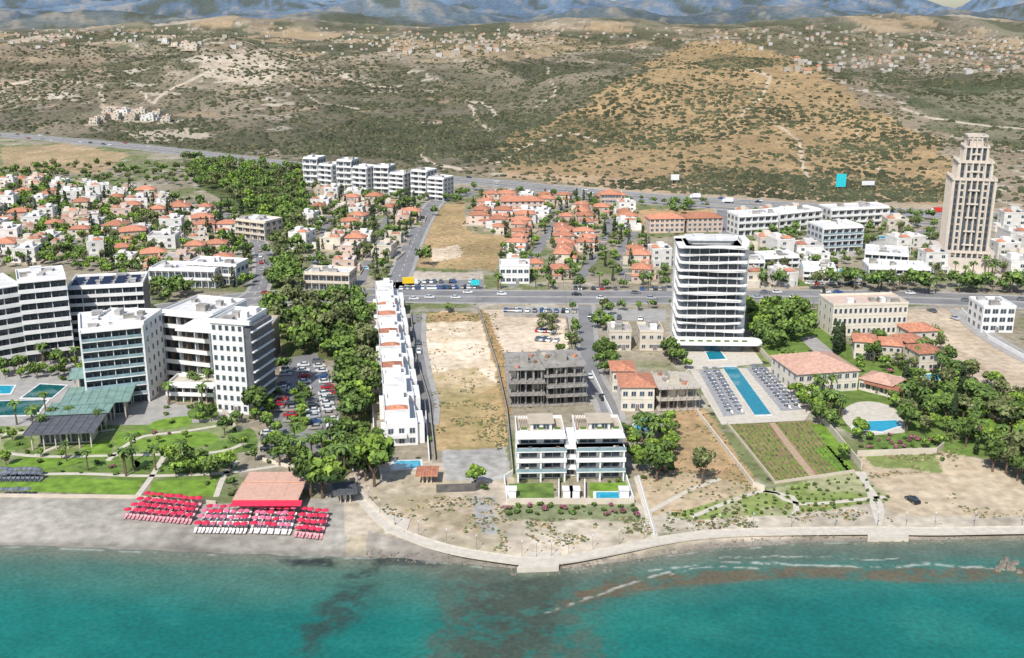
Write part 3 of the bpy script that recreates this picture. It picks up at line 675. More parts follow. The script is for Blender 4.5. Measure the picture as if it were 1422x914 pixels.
balcony_block('hotel','stepped low hotel terrace with deep planted balconies','hotel',(236,556),(300,558),None,8,2,6,BEIGE,WHITE,PAVE,2.2,ht=5.5,side=False,units=0,dp=True)
def pavilion(p1,p2,depth,ht,rm,label,name='restaurant_pavilion',cat='pavilion',over=1.2,rh=.12,n=6,sw=CREAM,ribs=9):
    A,ang,W,Ht=place(p1,p2,None,ht,depth);D=depth
    root=ob(name,None,None,(A[0],A[1],0),ang,label,cat)
    for i in range(n):
        for y in (.4,D-.6):
            mb=MB();mb.cyl(0,0,0,Ht,.2,.2,8);ob('column',mb.mesh('column',sw),root,(.6+i*(W-1.2)/(n-1),y,0))
    mb=MB();mb.box(1.5,D*.35,0,W-1.5,D-1.2,Ht-.4);ob('wall',mb.mesh('wall',sw),root)
    windows(root,[(1.5+(k+.5)*(W-3)/5,D*.35-.01,.3,0) for k in range(5)],min(3,(W-3)/5-.3),Ht-1.4)
    mb=MB();mb.box(-over,-over,Ht,W+over,D+over,Ht+.3)
    for i in range(ribs): mb.box(-over+i*(W+2*over-.15)/(ribs-1),-over+.1,Ht+.302,-over+i*(W+2*over-.15)/(ribs-1)+.15,D+over-.1,Ht+.3+rh)
    ob('roof',mb.mesh('roof',rm),root);return root
pavilion((92,588),(178,582),14,6,GREENR,'hotel restaurant pavilion with green glass roof')
pavilion((105,563),(185,556),9,9,GREENR,'upper hotel terrace with green glass canopy')
pavilion((42,626),(130,622),13,5,DARK,'dark flat roofed pool bar pavilion')
pavilion((70,600),(150,596),8,5.6,GREENR,'pool bar canopy with green roof')
r=pavilion((330,710),(412,710),8.5,3.4,SALMON,'beach restaurant with salmon awning roof',name='beach_restaurant',cat='restaurant',over=.8,rh=.05,ribs=5)
mb=MB();mb.q([(-.8,-3.0,2.8),(16.5,-3.0,2.8),(16.5,-.85,3.4),(-.8,-.85,3.4)]);ob('awning',mb.mesh('awning',RED),r)
pavilion((345,687),(422,687),4.5,3.8,SALMON,'rear section of salmon roofed beach restaurant',name='beach_restaurant',cat='restaurant',over=.7,rh=.05,ribs=5)
pavilion((470,700),(490,698),5,2.8,DARK,'dark beach kiosk beside the promenade',name='beach_kiosk',cat='kiosk',n=3)
pavilion((1205,545),(1245,556),5,3.2,TERRA,'garden pergola with tiled roof',n=4)
pavilion((584,672),(602,672),4,2.6,TERRA,'small tiled pool hut',name='pool_hut',cat='hut',n=3)
for i in range(8):
    t=i/8
    A=np.array(G0(536,620));B=np.array(G0(522,424));a=A+(B-A)*t;D=np.linalg.norm(B-A)/8-1.0
    W=9.2;ang=math.atan2(B[1]-A[1],B[0]-A[0])-math.pi/2
    Ht=10.2 if i%2 else 9.0;OCC.append((a[0]+4,a[1]+8,9))
    root=ob('terraced_apartment',None,None,(a[0],a[1],0),ang,'white terraced apartment with tiled roof and roof terrace','apartment building','row of white terraced apartments')
    mb=MB();mb.box(0,0,-.3,W,D,Ht-3);mb.box(.0,3.5,Ht-2.998,W-2.0,D,Ht);mb.box(W+.002,1,0,W+2,D-6,Ht-4);mb.ring(0,0,W,3.5,Ht-3,Ht-2.1,.2);mb.ring(W,.98,W+2.02,D-5.98,Ht-4,Ht-3.2,.15)
    mb.box(-1.2,2,0,-.003,7,Ht-4.2);mb.box(2,-1.6,Ht-6.2,6,-.003,Ht-5.2)
    ob('wall',mb.mesh('wall',WHITE),root)
    mb=MB();mb.hip(.5,4.5,W-2.6,(D-7) if i%3 else D-10,Ht+.003,1.2,.3,0 if i in(0,2,3,4,5,6) else 1);mb.ring(-.05,3.45,W-1.95,D+.05,Ht+.01,Ht+.7,.2,1);ob('roof',mb.mesh('roof',[TERRA,ROOFW]),root)
    mb=MB();mb.box(0,0,0,2.5,2.5,2.2);mb.ring(-2.6,-1,4,4,-.1,.7,.2);ob('stairhouse',mb.mesh('stairhouse',WHITE),root,(3.5,D-4,Ht+.005))
    windows(root,[(W*(k+.5)/3,-.01,j*3+.6,0) for j in range(2) for k in range(3)]+[(W+2.01 if (1<y<D-7 and j<1) else W+.01,y,j*3+.6,math.pi/2) for j in range(2) for y in (3,6.5,10,13.5)]+[(W-1.99,y,Ht-2.5,math.pi/2) for y in (6,9.5,13)],1.7,1.8)
def frame(name,label,p1,p2,ht,depth,floors,nx,ny,m1,m2):
    A,ang,W,Ht=place(p1,p2,None,ht,depth);D=depth;fh=Ht/floors
    root=ob(name,None,None,(A[0],A[1],0),ang,label,'building')
    for i in range(floors+1):
        x0=R(0,.8);mb=MB();mb.box(-.6+x0,-.6-(1.4 if i in(1,2) else 0),i*fh-.02,W+.6,D+.6,i*fh+.32);ob('floor_slab',mb.mesh('slab',m1),root)
    for i in range(nx):
        for j in range(ny):
            mb=MB();mb.box(-.25,-.25,0.01,.25,.25,Ht+(1.2 if (i+j)%2 else 0));ob('column',mb.mesh('column',m1),root,(.5+i*(W-1)/(nx-1),.5+j*(D-1)/(ny-1),0))
    for f in range(floors):
        for i in range(nx-1):
            if random.random()<.75:
                x=.8+i*(W-1)/(nx-1);y0=D*.3+R(-3,3);mb=MB();mb.box(x,y0,f*fh+.33,x+(W-1)/(nx-1)-.6,y0+3.3,f*fh+fh-.1);ob('wall',mb.mesh('infill',random.choice([m2,m2,BROWN,CREAM])),root)
    mb=MB()
    for i in range(7):
        x=i*W/6;mb.box(x-.05,-2.3,0,x+.05,-2.2,Ht+1)
    for f in range(floors): mb.box(-.1,-2.32,f*fh+1.2,W+.1,-2.25,f*fh+1.3)
    ob('scaffolding',mb.mesh('scaffold',METAL),root)
    mb=MB();mb.box(W*.35,D*.3,Ht+.33,W*.6,D*.55,Ht+2.8);ob('stair_core',mb.mesh('core',m1),root)
    for k in range(7):
        mb=MB();w=R(.8,2.4);mb.box(-w/2,-.6,0,w/2,.6,R(.3,1));ob('material_stack',mb.mesh('stack',random.choice([WOOD,CREAM,CONC,TERRA])),root,(R(1.5,W-1.5),R(1.5,D-1.5),Ht+.33),R(0,3))
    return root
frame('unfinished_building','concrete frame building under construction with dark infill',(706,564),(754,563),12,17,3,5,4,CONC,CONCD)
frame('unfinished_building','concrete frame apartment block under construction with brown infill',(758,563),(812,560),12.6,16,4,5,4,CONC,CONCD)
frame('unfinished_building','bare concrete frame house beside a dry plot',(914,570),(968,568),7.5,13,2,5,4,M('pale_concrete',(.48,.43,.36),var=.15),CREAM)
for p1,p2 in (((718,665),(784,664)),((800,664),(865,663))):
    A,ang,W,Ht=place(p1,p2,None,11.8,14);D=14;fh=2.95
    root=ob('apartment_villa',None,None,(A[0],A[1],0),ang,'white four storey beachfront villa with framed balconies','villa','pair of white beachfront villas')
    mb=MB();mb.box(0,0,-.3,W,D,Ht-fh);mb.box(0,2.6,Ht-fh+.001,W,D,Ht);mb.box(W*.3,5,Ht+.003,W*.75,D-3,Ht+2.1)
    for x in (0,W*.47,W-.4): mb.box(x,-2.4,.0,x+.4,-.003,Ht-fh)
    ob('wall',mb.mesh('wall',WHITE),root)
    for i in range(1,5):
        z=i*fh;y1=-.004 if i<3 else 2.59;mb=MB();mb.box(-.3,-2.6+(2.0 if i==4 else 0),z-.3,W+.3,y1,z)
        if i<4: mb.box(-.3,-2.6,z+.002,W+.3,-2.48,z+.95,1 if i!=2 else 0)
        ob('balcony',mb.mesh('balcony',[WHITE,GLASSB]),root)
    windows(root,[(W*.25,-.01 if i<3 else 2.59,i*fh+.2,0) for i in range(4)]+[(W*.74,-.01 if i<3 else 2.59,i*fh+.2,0) for i in range(4)],4.4,2.2)
    windows(root,[(W+.01,y,i*fh+.8,math.pi/2) for i in range(4) for y in (4,8,12)]+[(-.01,y,i*fh+.8,-math.pi/2) for i in range(4) for y in (4,8,12)]+[(W*.42,4.99,Ht+.2,0),(W*.63,4.99,Ht+.2,0)],1.8,1.6)
    mb=MB();mb.box(W*.25,4.4,Ht+2.103,W*.8,D-2.5,Ht+2.4,1);mb.ring(-.1,2.5,W+.1,D+.1,Ht+.004,Ht+.8,.25,0);mb.box(.2,2.8,Ht+.004,W-.2,D-.2,Ht+.05,1)
    ob('roof',mb.mesh('roof',[WHITE,BEIGE]),root)
    mb=MB()
    for i in range(6): mb.box(.4+i*.45,5,Ht+2.1,.5+i*.45,D-3,Ht+2.3)
    mb.box(.3,5,Ht,.45,5.15,Ht+2.1);mb.box(.3,D-3.2,Ht,.45,D-3,Ht+2.1)
    ob('pergola',mb.mesh('pergola',WOOD),root)
    for k in range(3):
        mb=MB();mb.box(-1,-.5,0,1,.5,.8).box(-.8,-.4,.8,.8,.4,1.2,1);ob('planter',mb.mesh('planter',[WHITE,LAWN2]),root,(2+k*W*.35,3.7,Ht+.06))
    for k in range(5):
        mb=MB();mb.box(-.5,-.5,0,.5,.5,.35).box(-.5,.35,.351,.5,.5,.8);ob('terrace_seat',mb.mesh('seat',random.choice([CREAM,BROWN,GREYC])),root,(R(1,W-1),-1.5,random.choice([1,2,3,3])*fh+.01),R(-.4,.4))
A,ang,W,Ht=place((785,662),(799,662),None,10,10)
root=ob('stair_block',None,None,(A[0],A[1],0),ang,'glazed stair block between the white villas','building')
mb=MB();mb.box(0.02,.6,0,W-.02,10,10.2)
for i in range(1,4): mb.box(-.0,-1.4,i*2.95-.3,W,.59,i*2.95);mb.box(0,-1.4,i*2.95+.001,W,-1.3,i*2.95+.9)
ob('wall',mb.mesh('w',WHITE),root);windows(root,[(W/2,.59,i*2.95+.4,0) for i in range(3)],2.2,2.2)
for u in (712,790,800,868):
    mb=MB();mb.box(-1.2,-1.2,0,1.2,1.2,2.3).box(-1.4,-1.4,2.302,1.4,1.4,2.5);A=G0(u-2,690);ob('garden_shed',mb.mesh('shed',WHITE),None,(A[0],A[1],0),0,'small white garden store by the villa lawn','shed')
def house_spec(kind,seed):
    rr=random.Random(seed);w=rr.uniform(8.5,14);d=rr.uniform(8.5,12.5);fh=3.1;parts=[]
    wm={'w':HWHITE,'c':CREAM,'p':PINK,'b':BEIGE}[kind[0]]
    nf=2 if kind[1]!='3' else 3;H=nf*fh
    w2=w*rr.uniform(.35,.6);sgn=rr.choice([0,1]);x2=-w/2 if sgn else w/2-w2
    mb=MB();mb.box(-w/2,-d/2,-1.5,w/2,d/2,H);mb.box(x2,-d/2-rr.uniform(2,4),-1.5,x2+w2,-d/2-.003,fh)
    yb=mb.v[8][1]
    if kind[1]!='h': mb.ring(x2,yb,x2+w2,-d/2-.01,fh+.002,fh+.9,.2)
    xs3=-w/2-2.5 if not sgn else w/2+.003;mb.box(xs3,-d*.2,-1.5,xs3+2.5,d*.4,fh+.4)
    parts.append(('wall',mb.mesh('wall',wm)))
    mb=MB();mb.ring(-w/2-4,yb-3.5,w/2+4,d/2+2,-1,.9,.25,0);mb.box(-w/2-2,yb-3,-.5,w/2-1,-d/2-.1,.06,1)
    parts.append(('garden_wall',mb.mesh('garden_wall',[BEIGE,LAWN2 if rr.random()<.7 else PAVE])))
    mb=MB()
    if kind[1]=='h':
        mb.hip(-w/2,-d/2,w/2,d/2,H+.003,2.2,.6);mb.hip(x2,yb,x2+w2,-d/2-.1,fh+.003,1.0,.4);parts.append(('roof',mb.mesh('roof',TERRA)))
        mb=MB();mb.box(w*.2,d*.1,H+.6,w*.2+.8,d*.1+.8,H+2.6);parts.append(('chimney',mb.mesh('chimney',wm)))
    else:
        mb.ring(-w/2-.1,-d/2-.1,w/2+.1,d/2+.1,H+.004,H+.8,.25,0);mb.box(-w/2+.2,-d/2+.2,H+.003,w/2-.2,d/2-.2,H+.1,1);mb.box(-w*.1,d*.05,H+.1,w*.25,d*.35,H+2.4,0)
        if rr.random()<.6: mb.hip(-w*.45,-d*.45,-w*.1,d*.1,H+.9,1.1,.1,2)
        parts.append(('roof',mb.mesh('roof',[wm,ROOFG if rr.random()<.6 else ROOFW,TERRA])))
        mb=MB();mb.q([(0,0,.3),(2,0,.3),(2,1.2,1.1),(0,1.2,1.1)],0);mb.cyl(1,1.5,1.1,1.6,.35,.35,8,1);mb.box(.9,1.1,0,1.1,1.3,1.1,1)
        parts.append(('solar_water_heater',mb.mesh('heater',[SOLAR,METAL]),(rr.uniform(0,w*.25),-d*.35,H+.1)))
    W1=win(1.8,1.6)[1]
    for f in range(nf):
        for x in (-w*.28,w*.28):
            if f==0 and ((x<0)==bool(sgn)): parts.append(('window',W1,(x,yb-.01,.8)));continue
            parts.append(('window',W1,(x,-d/2-.01,f*fh+.8)))
        parts.append(('window',W1,(w/2+.01,d*.1+(d*.35 if (sgn and f==0) else 0),f*fh+.9),math.pi/2));parts.append(('window',W1,(-w/2-.01,-d*.3 if (not sgn and f==0) else d*.1,f*fh+.9),-math.pi/2))
    parts.append(('door',win(1.2,2.2,True)[1],(0,-d/2-.012,.02)))
    return parts
HP={k:[house_spec(k,i*7+ord(k[0])*3+ord(k[1])) for i in range(5)] for k in ('wf','ch','pf','ph','cf','bf','bh','wh','w3')}
HLAB={'wf':'white flat roofed modern house with parapet','ch':'cream house with terracotta hip roof','pf':'pinkish house with flat roof terrace','ph':'pink house with terracotta hip roof','cf':'cream flat roofed house with roof terrace','bf':'beige flat roofed townhouse','bh':'beige house with terracotta tiled roof','wh':'white house with red tiled roof','w3':'three storey white house with roof terrace'}
HLIST=[]
def house(x,y,rz,kind,sc=1.0): HLIST.append((x,y,rz,kind,sc));OCC.append((x,y,5.8*sc))
def build_houses():
    HLIST.sort(key=lambda t:t[1])
    for x,y,rz,kind,sc in HLIST[:290]:
        parts=random.choice(HP[kind]);z=gz(x,y)
        root=ob('house',None,None,(x,y,z),rz,HLAB[kind],'house','houses of the coastal suburb',sc=sc)
        for p in parts: ob(p[0],p[1],root,p[2] if len(p)>2 else (0,0,0),p[3] if len(p)>3 else 0)
    if len(HLIST)>290:
        mats=[];Vv=[];Ff=[];Mi=[]
        for x,y,rz,kind,sc in HLIST[290:]:
            z=gz(x,y)
            for p in random.choice(HP[kind]):
                me=p[1];lx,ly,lz=p[2] if len(p)>2 else (0,0,0);r2=p[3] if len(p)>3 else 0;n=len(Vv)
                c2,s2=math.cos(r2),math.sin(r2);c,s_=math.cos(rz)*sc,math.sin(rz)*sc
                for q in me.vertices:
                    a,b_,e_=q.co;a,b_=lx+c2*a-s2*b_,ly+s2*a+c2*b_
                    Vv.append((x+c*a-s_*b_,y+s_*a+c*b_,z+(e_+lz)*sc))
                mi=[]
                for mm in me.materials:
                    if mm not in mats: mats.append(mm)
                    mi.append(mats.index(mm))
                for f in me.polygons: Ff.append(tuple(n+i for i in f.vertices));Mi.append(mi[f.material_index])
        mb=MB();mb.v=Vv;mb.f=Ff;mb.m=Mi;ob('suburb_houses',mb.mesh('suburb_houses',mats),kind='stuff',label='further rows of suburban houses',cat='house')
def fill(px,dx,dy,ang,jit,kinds,prob=.9,sc=(.9,1.2)):
    w=[G0(u,v) for u,v in px];cx=sum(a for a,b in w)/len(w);cy=sum(b for a,b in w)/len(w)
    n=45;c,s_=math.cos(ang),math.sin(ang)
    for i in range(-n,n+1):
        for j in range(-n,n+1):
            if random.random()>prob: continue
            lx=i*dx+R(-jit,jit);ly=j*dy+R(-jit,jit);x=cx+c*lx-s_*ly;y=cy+s_*lx+c*ly
            if not inpoly(np.array([x]),np.array([y]),w)[0]: continue
            if onroad(x,y,4.5) or any(math.hypot(x-a,y-b)<r+4.5 for a,b,r in OCC if r>6.9 and abs(x-a)<30): continue
            house(x,y,ang+R(-.2,.2)+random.choice([0,0,math.pi/2]),random.choice(kinds),R(*sc))
# white tower
A,ang,W,Ht=place((938,480),(1034,481),None,37.5,19);D=19
root=ob('residential_tower',None,None,(A[0],A[1],0),ang,'white residential tower with wavy wraparound balconies','tower')
def rr_(x0,y0,x1,y1,r,n=5):
    pts=[]
    for cx,cy,a0 in ((x1-r,y0+r,-90),(x1-r,y1-r,0),(x0+r,y1-r,90),(x0+r,y0+r,180)):
        for k in range(n+1):
            a=math.radians(a0+90*k/n);pts.append((cx+r*math.cos(a),cy+r*math.sin(a)))
    return pts
nf=13;fh=Ht/nf
TG=M('tower_blue_glass',(.09,.125,.16),rough=.12,var=.4,scale=.5,spec=.6)
mb=MB();mb.prism(rr_(2.6,2.6,W-2.6,D-2.6,1),0,Ht);ob('wall',mb.mesh('glass_core',TG),root,label='blue grey glazed core of the tower')
mb=MB();mb.box(W-2.3,5,0,W+.35,D-4,Ht+1.5);mb.box(-.3,D*.55,0,2.3,D-3,Ht);ob('wall',mb.mesh('white_wall',WHITE),root)
for i in range(1,nf+1):
    z=i*fh;off=[.9,-.6,.3][i%3];o2=[-.8,.5,.1][(i*2)%3]
    x0=-.2+off*.5;x1=W-.6+o2;y0=-.4+off*.7
    mb=MB();mb.prism(rr_(x0,y0,x1,D,1.8),z-.3,z)
    pts=rr_(x0,y0,x1,D,1.8,6);n=len(pts)
    dense=[]
    for k in range(n):
        a=np.array(pts[k]);b_=np.array(pts[(k+1)%n]);m_=max(1,int(np.linalg.norm(b_-a)/1.2))
        for q in range(m_): dense.append(tuple(a+(b_-a)*q/m_))
    n=len(dense);nv=len(mb.v)
    for k,(x,y) in enumerate(dense):
        hh=max(.08,.36+.42*math.sin(x/W*4.2+i*.9)+(.2 if i%2 else 0));lo=max(-.7,-.32-.30*max(0,math.sin(x/W*5+i*1.7)))
        mb.v+=[(x,y,z+lo),(x,y,z+hh)]
    for k in range(n):
        j=(k+1)%n;mb.f.append((nv+2*k,nv+2*j,nv+2*j+1,nv+2*k+1));mb.m.append(0)
    ob('balcony',mb.mesh('balcony',WHITE),root)
    for k in range(6):
        mb=MB();x=4+k*(W-8)/5;mb.box(x-.1,1.2,z-fh+.01,x+.1,2.59,z-.31);ob('partition',mb.mesh('partition',GREYW),root)
    for k in range(5):
        x=4+(k+.5)*(W-8)/5;ob('window',win((W-8)/5-.5,2.3,False,FRAMED)[1],root,(x,2.58,z-fh+.1))
mb=MB();mb.prism(rr_(4,5,W-5,D-4,2),Ht+.01,Ht+1.6,1);mb.box(6,7,Ht+1.81,10,12,Ht+2.8,1);mb.box(14,8,Ht+1.81,18,12,Ht+2.6,1);mb.prism(rr_(3,4,W-4,D-3,2),Ht+1.61,Ht+1.8,1)
ob('roof',mb.mesh('roof',[GLASS,ROOFW]),root)
mb=MB();mb.prism(rr_(-4,-10,W+5,-1,3),3.2,3.8);mb.prism(rr_(-1,-7,W-2,-1.5,1),0,3.2,1);ob('podium',mb.mesh('podium',[WHITE,GLASS]),root)
for k in range(8):
    mb=MB();mb.box(-1,-.5,0,1,.5,.5).box(-.9,-.4,.5,.9,.4,1.0,1);ob('planter',mb.mesh('planter',[WHITE,LAWN2]),root,(k*(W/8)+1.5,-8.5,3.8))
# stone tower
A,ang,W,Ht=place((1309,371),(1370,374),None,63,21);D=21
root=ob('stone_tower',None,None,(A[0],A[1],0),ang,'tall stepped stone clad tower with pillared crown','tower')
tiers=[(0,0,8),(.9,8,43),(2.9,43,51),(5.2,51,58)]
pl=[]
for o_,z0,z1 in tiers:
    mb=MB();mb.box(o_,o_,z0,W-o_,D-o_,z1,0)
    w=W-2*o_;n=max(4,int(w/2.4));d=D-2*o_;nd=max(4,int(d/2.6))
    for k in range(n+1):
        x=o_+w*k/n;mb.box(x-.32,o_-.9,z0+.01,x+.32,o_-.003,z1+.8,0)
    for k in range(nd+1):
        y=o_+d*k/nd;mb.box(o_-.9,y-.34,z0+.02,o_-.003,y+.34,z1+.8,0);mb.box(W-o_+.003,y-.34,z0+.02,W-o_+.9,y+.34,z1+.8,0)
    for k in range(n):
        x=o_+w*(k+.5)/n
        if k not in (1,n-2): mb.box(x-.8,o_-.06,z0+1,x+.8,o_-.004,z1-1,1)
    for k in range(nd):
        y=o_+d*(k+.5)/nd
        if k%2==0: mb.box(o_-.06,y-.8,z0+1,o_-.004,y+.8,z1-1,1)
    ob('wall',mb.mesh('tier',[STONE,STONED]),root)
    mb=MB();mb.ring(o_-1.0,o_-1.0,W-o_+1.0,D-o_+1.0,z1-.5,z1+.1,1.1);ob('cornice',mb.mesh('cornice',STONE),root)
    nfl=int((z1-z0)/3.3)
    for f in range(nfl):
        for k in range(n): pl.append((o_+w*(k+.5)/n,o_-.07,z0+f*3.3+.6,0))
        for k in range(nd): pl.append((o_-.07,o_+d*(k+.5)/nd,z0+f*3.3+.6,-math.pi/2))
    for f in range(1,nfl,2):
        mb=MB();mb.box(o_+w*.36,o_-1.3,z0+f*3.3-.1,o_+w*.64,o_-.91,z0+f*3.3+.7);ob('balcony',mb.mesh('b',STONE),root)
windows(root,pl,1.3,2.3,FRAMED)
mb=MB();mb.box(7,7,58,W-7,D-7,61,0)
for k in range(5):
    for (x,y) in ((5.8+k*(W-11.6)/4,5.8),(5.8+k*(W-11.6)/4,D-5.8),(5.8,5.8+k*(D-11.6)/4),(W-5.8,5.8+k*(D-11.6)/4)): mb.cyl(x,y,58,62.5,.38,.34,6,0)
mb.ring(5.3,5.3,W-5.3,D-5.3,62.5,63.3,1.1,0)
ob('crown',mb.mesh('crown',STONE),root,label='open pillared crown of the tower')
mb=MB();mb.box(-3,-5,0,W+3,-1.7,5.5);mb.box(-4,2,0,-1.1,D,9);mb.box(W+1.1,2,0,W+3,D,8);ob('podium',mb.mesh('podium',STONE),root)
for a,m_,b_,h in (((424,260),(444,261),(464,263),20),((470,264),(491,265),(512,267),20),((521,268),(542,269),(563,271),17.5),((573,273),(595,275),(618,277),17)):
    for k,(c,d_) in enumerate(((a,m_),(m_,b_))):
        balcony_block('apartment_block','pale grey apartment block with white balconies','apartment building',(c[0]+(1 if k else 0),c[1]+(2.5 if k else 0)),(d_[0]-1,d_[1]+(2.5 if k else 0)),None,12,5,2,GREYW,WHITE,ROOFW,1.8,ht=h-(2.5 if k else -.5),side=True,units=2)
for a,b_,h,d,l in (((1024,328),(1078,325),11,14,1),((1080,324),(1138,318),11,13,1),((1152,318),(1232,314),11,14,1),((1140,352),(1195,349),13,16,0),((1200,368),(1260,372),6,18,1),((1115,390),(1160,392),5,16,1),((1205,390),(1290,392),6,14,1),((1060,374),(1108,372),5.5,12,1),((210,398),(300,400),8,14,1),((424,402),(486,404),7.5,12,2),((1030,384),(1060,384),7,12,1),((330,330),(370,335),10,14,2),((262,392),(330,396),9,12,1)):
    balcony_block('apartment_block','white low rise apartment building with balconies','apartment building',a,b_,None,d,max(2,int(h/3.2)),max(4,int((b_[0]-a[0])/9)),GREYW if l==0 else (PINK if l==2 else HWHITE),WHITE if l<2 else CREAM,ROOFW,1.4,ht=h,side=True,units=4,railm=GLASSB if l==0 else None)
for a,b_,h,d in (((902,324),(950,323),8,12),((954,323),(1003,322),8,12),((697,298),(755,297),8,12),((835,290),(862,290),9,12)):
    plain_block('apartment_block','pink low rise apartments with tiled roof','apartment building',a,b_,None,d,3,7,PINK,ROOFG,1.8,1.6,ht=h,tiles=True)
plain_block('shop_building','white commercial building beside the coastal road','shop',(694,394),(735,394),None,12,2,5,WHITE,ROOFW,2.2,1.8,ht=8)
plain_block('institution_building','cream classical building with arched rows of windows','building',(1154,467),(1257,464),None,15,3,15,PALEC,PINK,1.2,2.0,ht=12,units=6)
plain_block('house','beige two storey house with flat roof','house',(846,487),(876,487),None,11,2,3,CREAM,ROOFG,1.5,1.5,ht=7)
plain_block('house','beige two storey house with flat roof','house',(888,487),(920,487),None,11,2,3,CREAM,ROOFG,1.5,1.5,ht=7)
plain_block('villa','cream villa with terracotta hip roof beside a pool','villa',(862,571),(908,571),None,13,2,4,PALEC,ROOFG,1.6,1.7,ht=8,tiles=True)
plain_block('villa','side wing of a terracotta roofed villa','villa',(850,545),(880,545),None,10,2,3,PALEC,ROOFG,1.5,1.5,ht=7.5,tiles=True)
FT=M('faded_tile',(.54,.33,.25),var=.2,scale=1)
plain_block('mansion','cream mansion with broad terracotta roof','mansion',(1106,548),(1190,542),None,20,2,8,PALEC,ROOFG,1.6,1.8,ht=7,tiles=FT)
plain_block('mansion','low wing of the terracotta roofed mansion','mansion',(1192,541),(1236,552),None,10,1,5,PALEC,ROOFG,1.6,1.8,ht=4,tiles=FT)
plain_block('house','white modern house beside the sandy lot','house',(1362,462),(1406,462),None,14,3,4,WHITE,ROOFW,2.4,2,ht=10)
for a,b_ in (((1185,498),(1215,500)),((1222,503),(1250,505)),((1258,500),(1285,498)),((1275,516),(1308,514)),((1262,484),(1300,482))):
    plain_block('villa','peach villa with terracotta roof among gardens','villa',a,b_,None,10,2,3,CREAM,ROOFG,1.3,1.4,ht=6.5,tiles=True)
fill([(-20,255),(60,252),(190,270),(300,288),(345,318),(345,392),(215,398),(200,385),(90,372),(-20,360)],16,18.5,.18,3.4,['wf','pf','ph','wh','ch','cf','wf','ph','w3','cf','wf'],.82,(.72,1.1))
fill([(418,295),(440,270),(575,282),(580,300),(545,395),(425,395),(415,340)],15,17,-.05,2.4,['bf','cf','bh','pf','cf','w3','ch','wf'],.86,(.75,1.0))
fill([(645,300),(690,275),(868,278),(900,335),(930,394),(860,394),(690,394),(715,340)],12.2,15,-.05,1.6,['wh','ph','ch','wh','wf','ch','w3','bh'],.88,(.68,.92))
fill([(1035,395),(1050,340),(1290,328),(1300,350),(1290,398),(1120,398)],16,19,.1,2,['wf','w3','cf','wf','bf'],.72,(.85,1.1))
fill([(1382,312),(1500,316),(1500,390),(1390,385)],14,17,.1,2,['wf','cf','bf','w3'],.85)
fill([(1020,296),(1300,318),(1290,330),(1020,306)],16,16,.05,2,['wf','w3','cf'],.5)
for u,v,k in [(150,160,'cf'),(160,166,'cf'),(172,160,'wf'),(184,168,'bf'),(196,160,'cf'),(208,168,'wf'),(220,163,'cf'),(232,170,'cf'),(145,168,'bf'),(133,173,'cf'),(230,62,'w3'),(244,66,'cf'),(258,66,'cf'),(268,70,'cf')]:
    x,y=G(u,v);house(x,y,R(-.2,.2),k,1.0 if v>100 else 1.3)
build_houses()
FW=M('distant_white',(.50,.48,.45),var=.1);FC=M('distant_cream',(.38,.34,.29),var=.1)
mb=MB()
for k in range(560):
    c=random.choice([(650,62,60,9),(1200,92,60,7),(1250,58,110,10),(900,52,160,7),(330,50,200,7),(1000,46,400,6),(1380,82,50,12),(560,62,80,8),(90,52,90,8)])
    u=random.gauss(c[0],c[2]);v=random.gauss(c[1],c[3])
    if v<36 or v>112 or u<-50 or u>1480: continue
    x,y=G(u,v);
    if y>6500: continue
    z=gz(x,y);w=R(5,10)*(1 if y<3500 else 1.2);d=R(5,10);h=R(3.5,6);mi=random.choice([0,1,1,2])
    mb.box(x-w/2,y-d/2,z-3,x+w/2,y+d/2,z+h,mi)
    if mi==2: mb.hip(x-w/2,y-d/2,x+w/2,y+d/2,z+h+.01,2,.4,3)
ob('distant_houses',mb.mesh('distant_houses',[FW,FC,BEIGE,TERRA]),kind='stuff',label='scattered pale houses on the far plain',cat='house')
# ---------- vegetation
def crown(seed,n,lumps,rx,rz,leaf,form='round'):
    r=np.random.default_rng(seed)
    if form=='round':
        c=r.normal(size=(lumps,3));c/=np.linalg.norm(c,axis=1)[:,None];c*=r.uniform(.25,.72,(lumps,1));c[:,2]=np.abs(c[:,2])*.9-.1
        lr=r.uniform(.26,.54,lumps)
        k=r.integers(0,lumps,n);dv=r.normal(size=(n,3));dv/=np.linalg.norm(dv,axis=1)[:,None]
        p=c[k]+dv*(lr[k]*r.uniform(.7,1.12,n))[:,None]
    else:
        z=r.uniform(-1,1,n);a=r.uniform(0,6.28,n);rad=np.sqrt(np.clip((1-z)/2,0,1))*np.clip((z+1.25)*1.6,0,1)*.85*r.uniform(.75,1.1,n)
        p=np.stack([np.cos(a)*rad,np.sin(a)*rad,z],-1);dv=np.stack([np.cos(a),np.sin(a),z*.2+.3],-1)
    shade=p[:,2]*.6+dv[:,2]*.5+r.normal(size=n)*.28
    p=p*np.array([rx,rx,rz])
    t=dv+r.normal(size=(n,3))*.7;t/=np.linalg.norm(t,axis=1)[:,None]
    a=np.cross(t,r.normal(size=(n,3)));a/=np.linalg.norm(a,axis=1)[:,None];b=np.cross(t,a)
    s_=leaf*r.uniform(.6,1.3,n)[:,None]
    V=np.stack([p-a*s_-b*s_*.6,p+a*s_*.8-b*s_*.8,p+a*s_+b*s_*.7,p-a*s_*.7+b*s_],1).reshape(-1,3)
    Q=np.arange(n*4).reshape(n,4);mi=np.where(shade>.3,0,np.where(shade>-.15,1,2))  # crown shade put in the materials: upper leaves lighter, lower ones darker
    return V,Q,mi
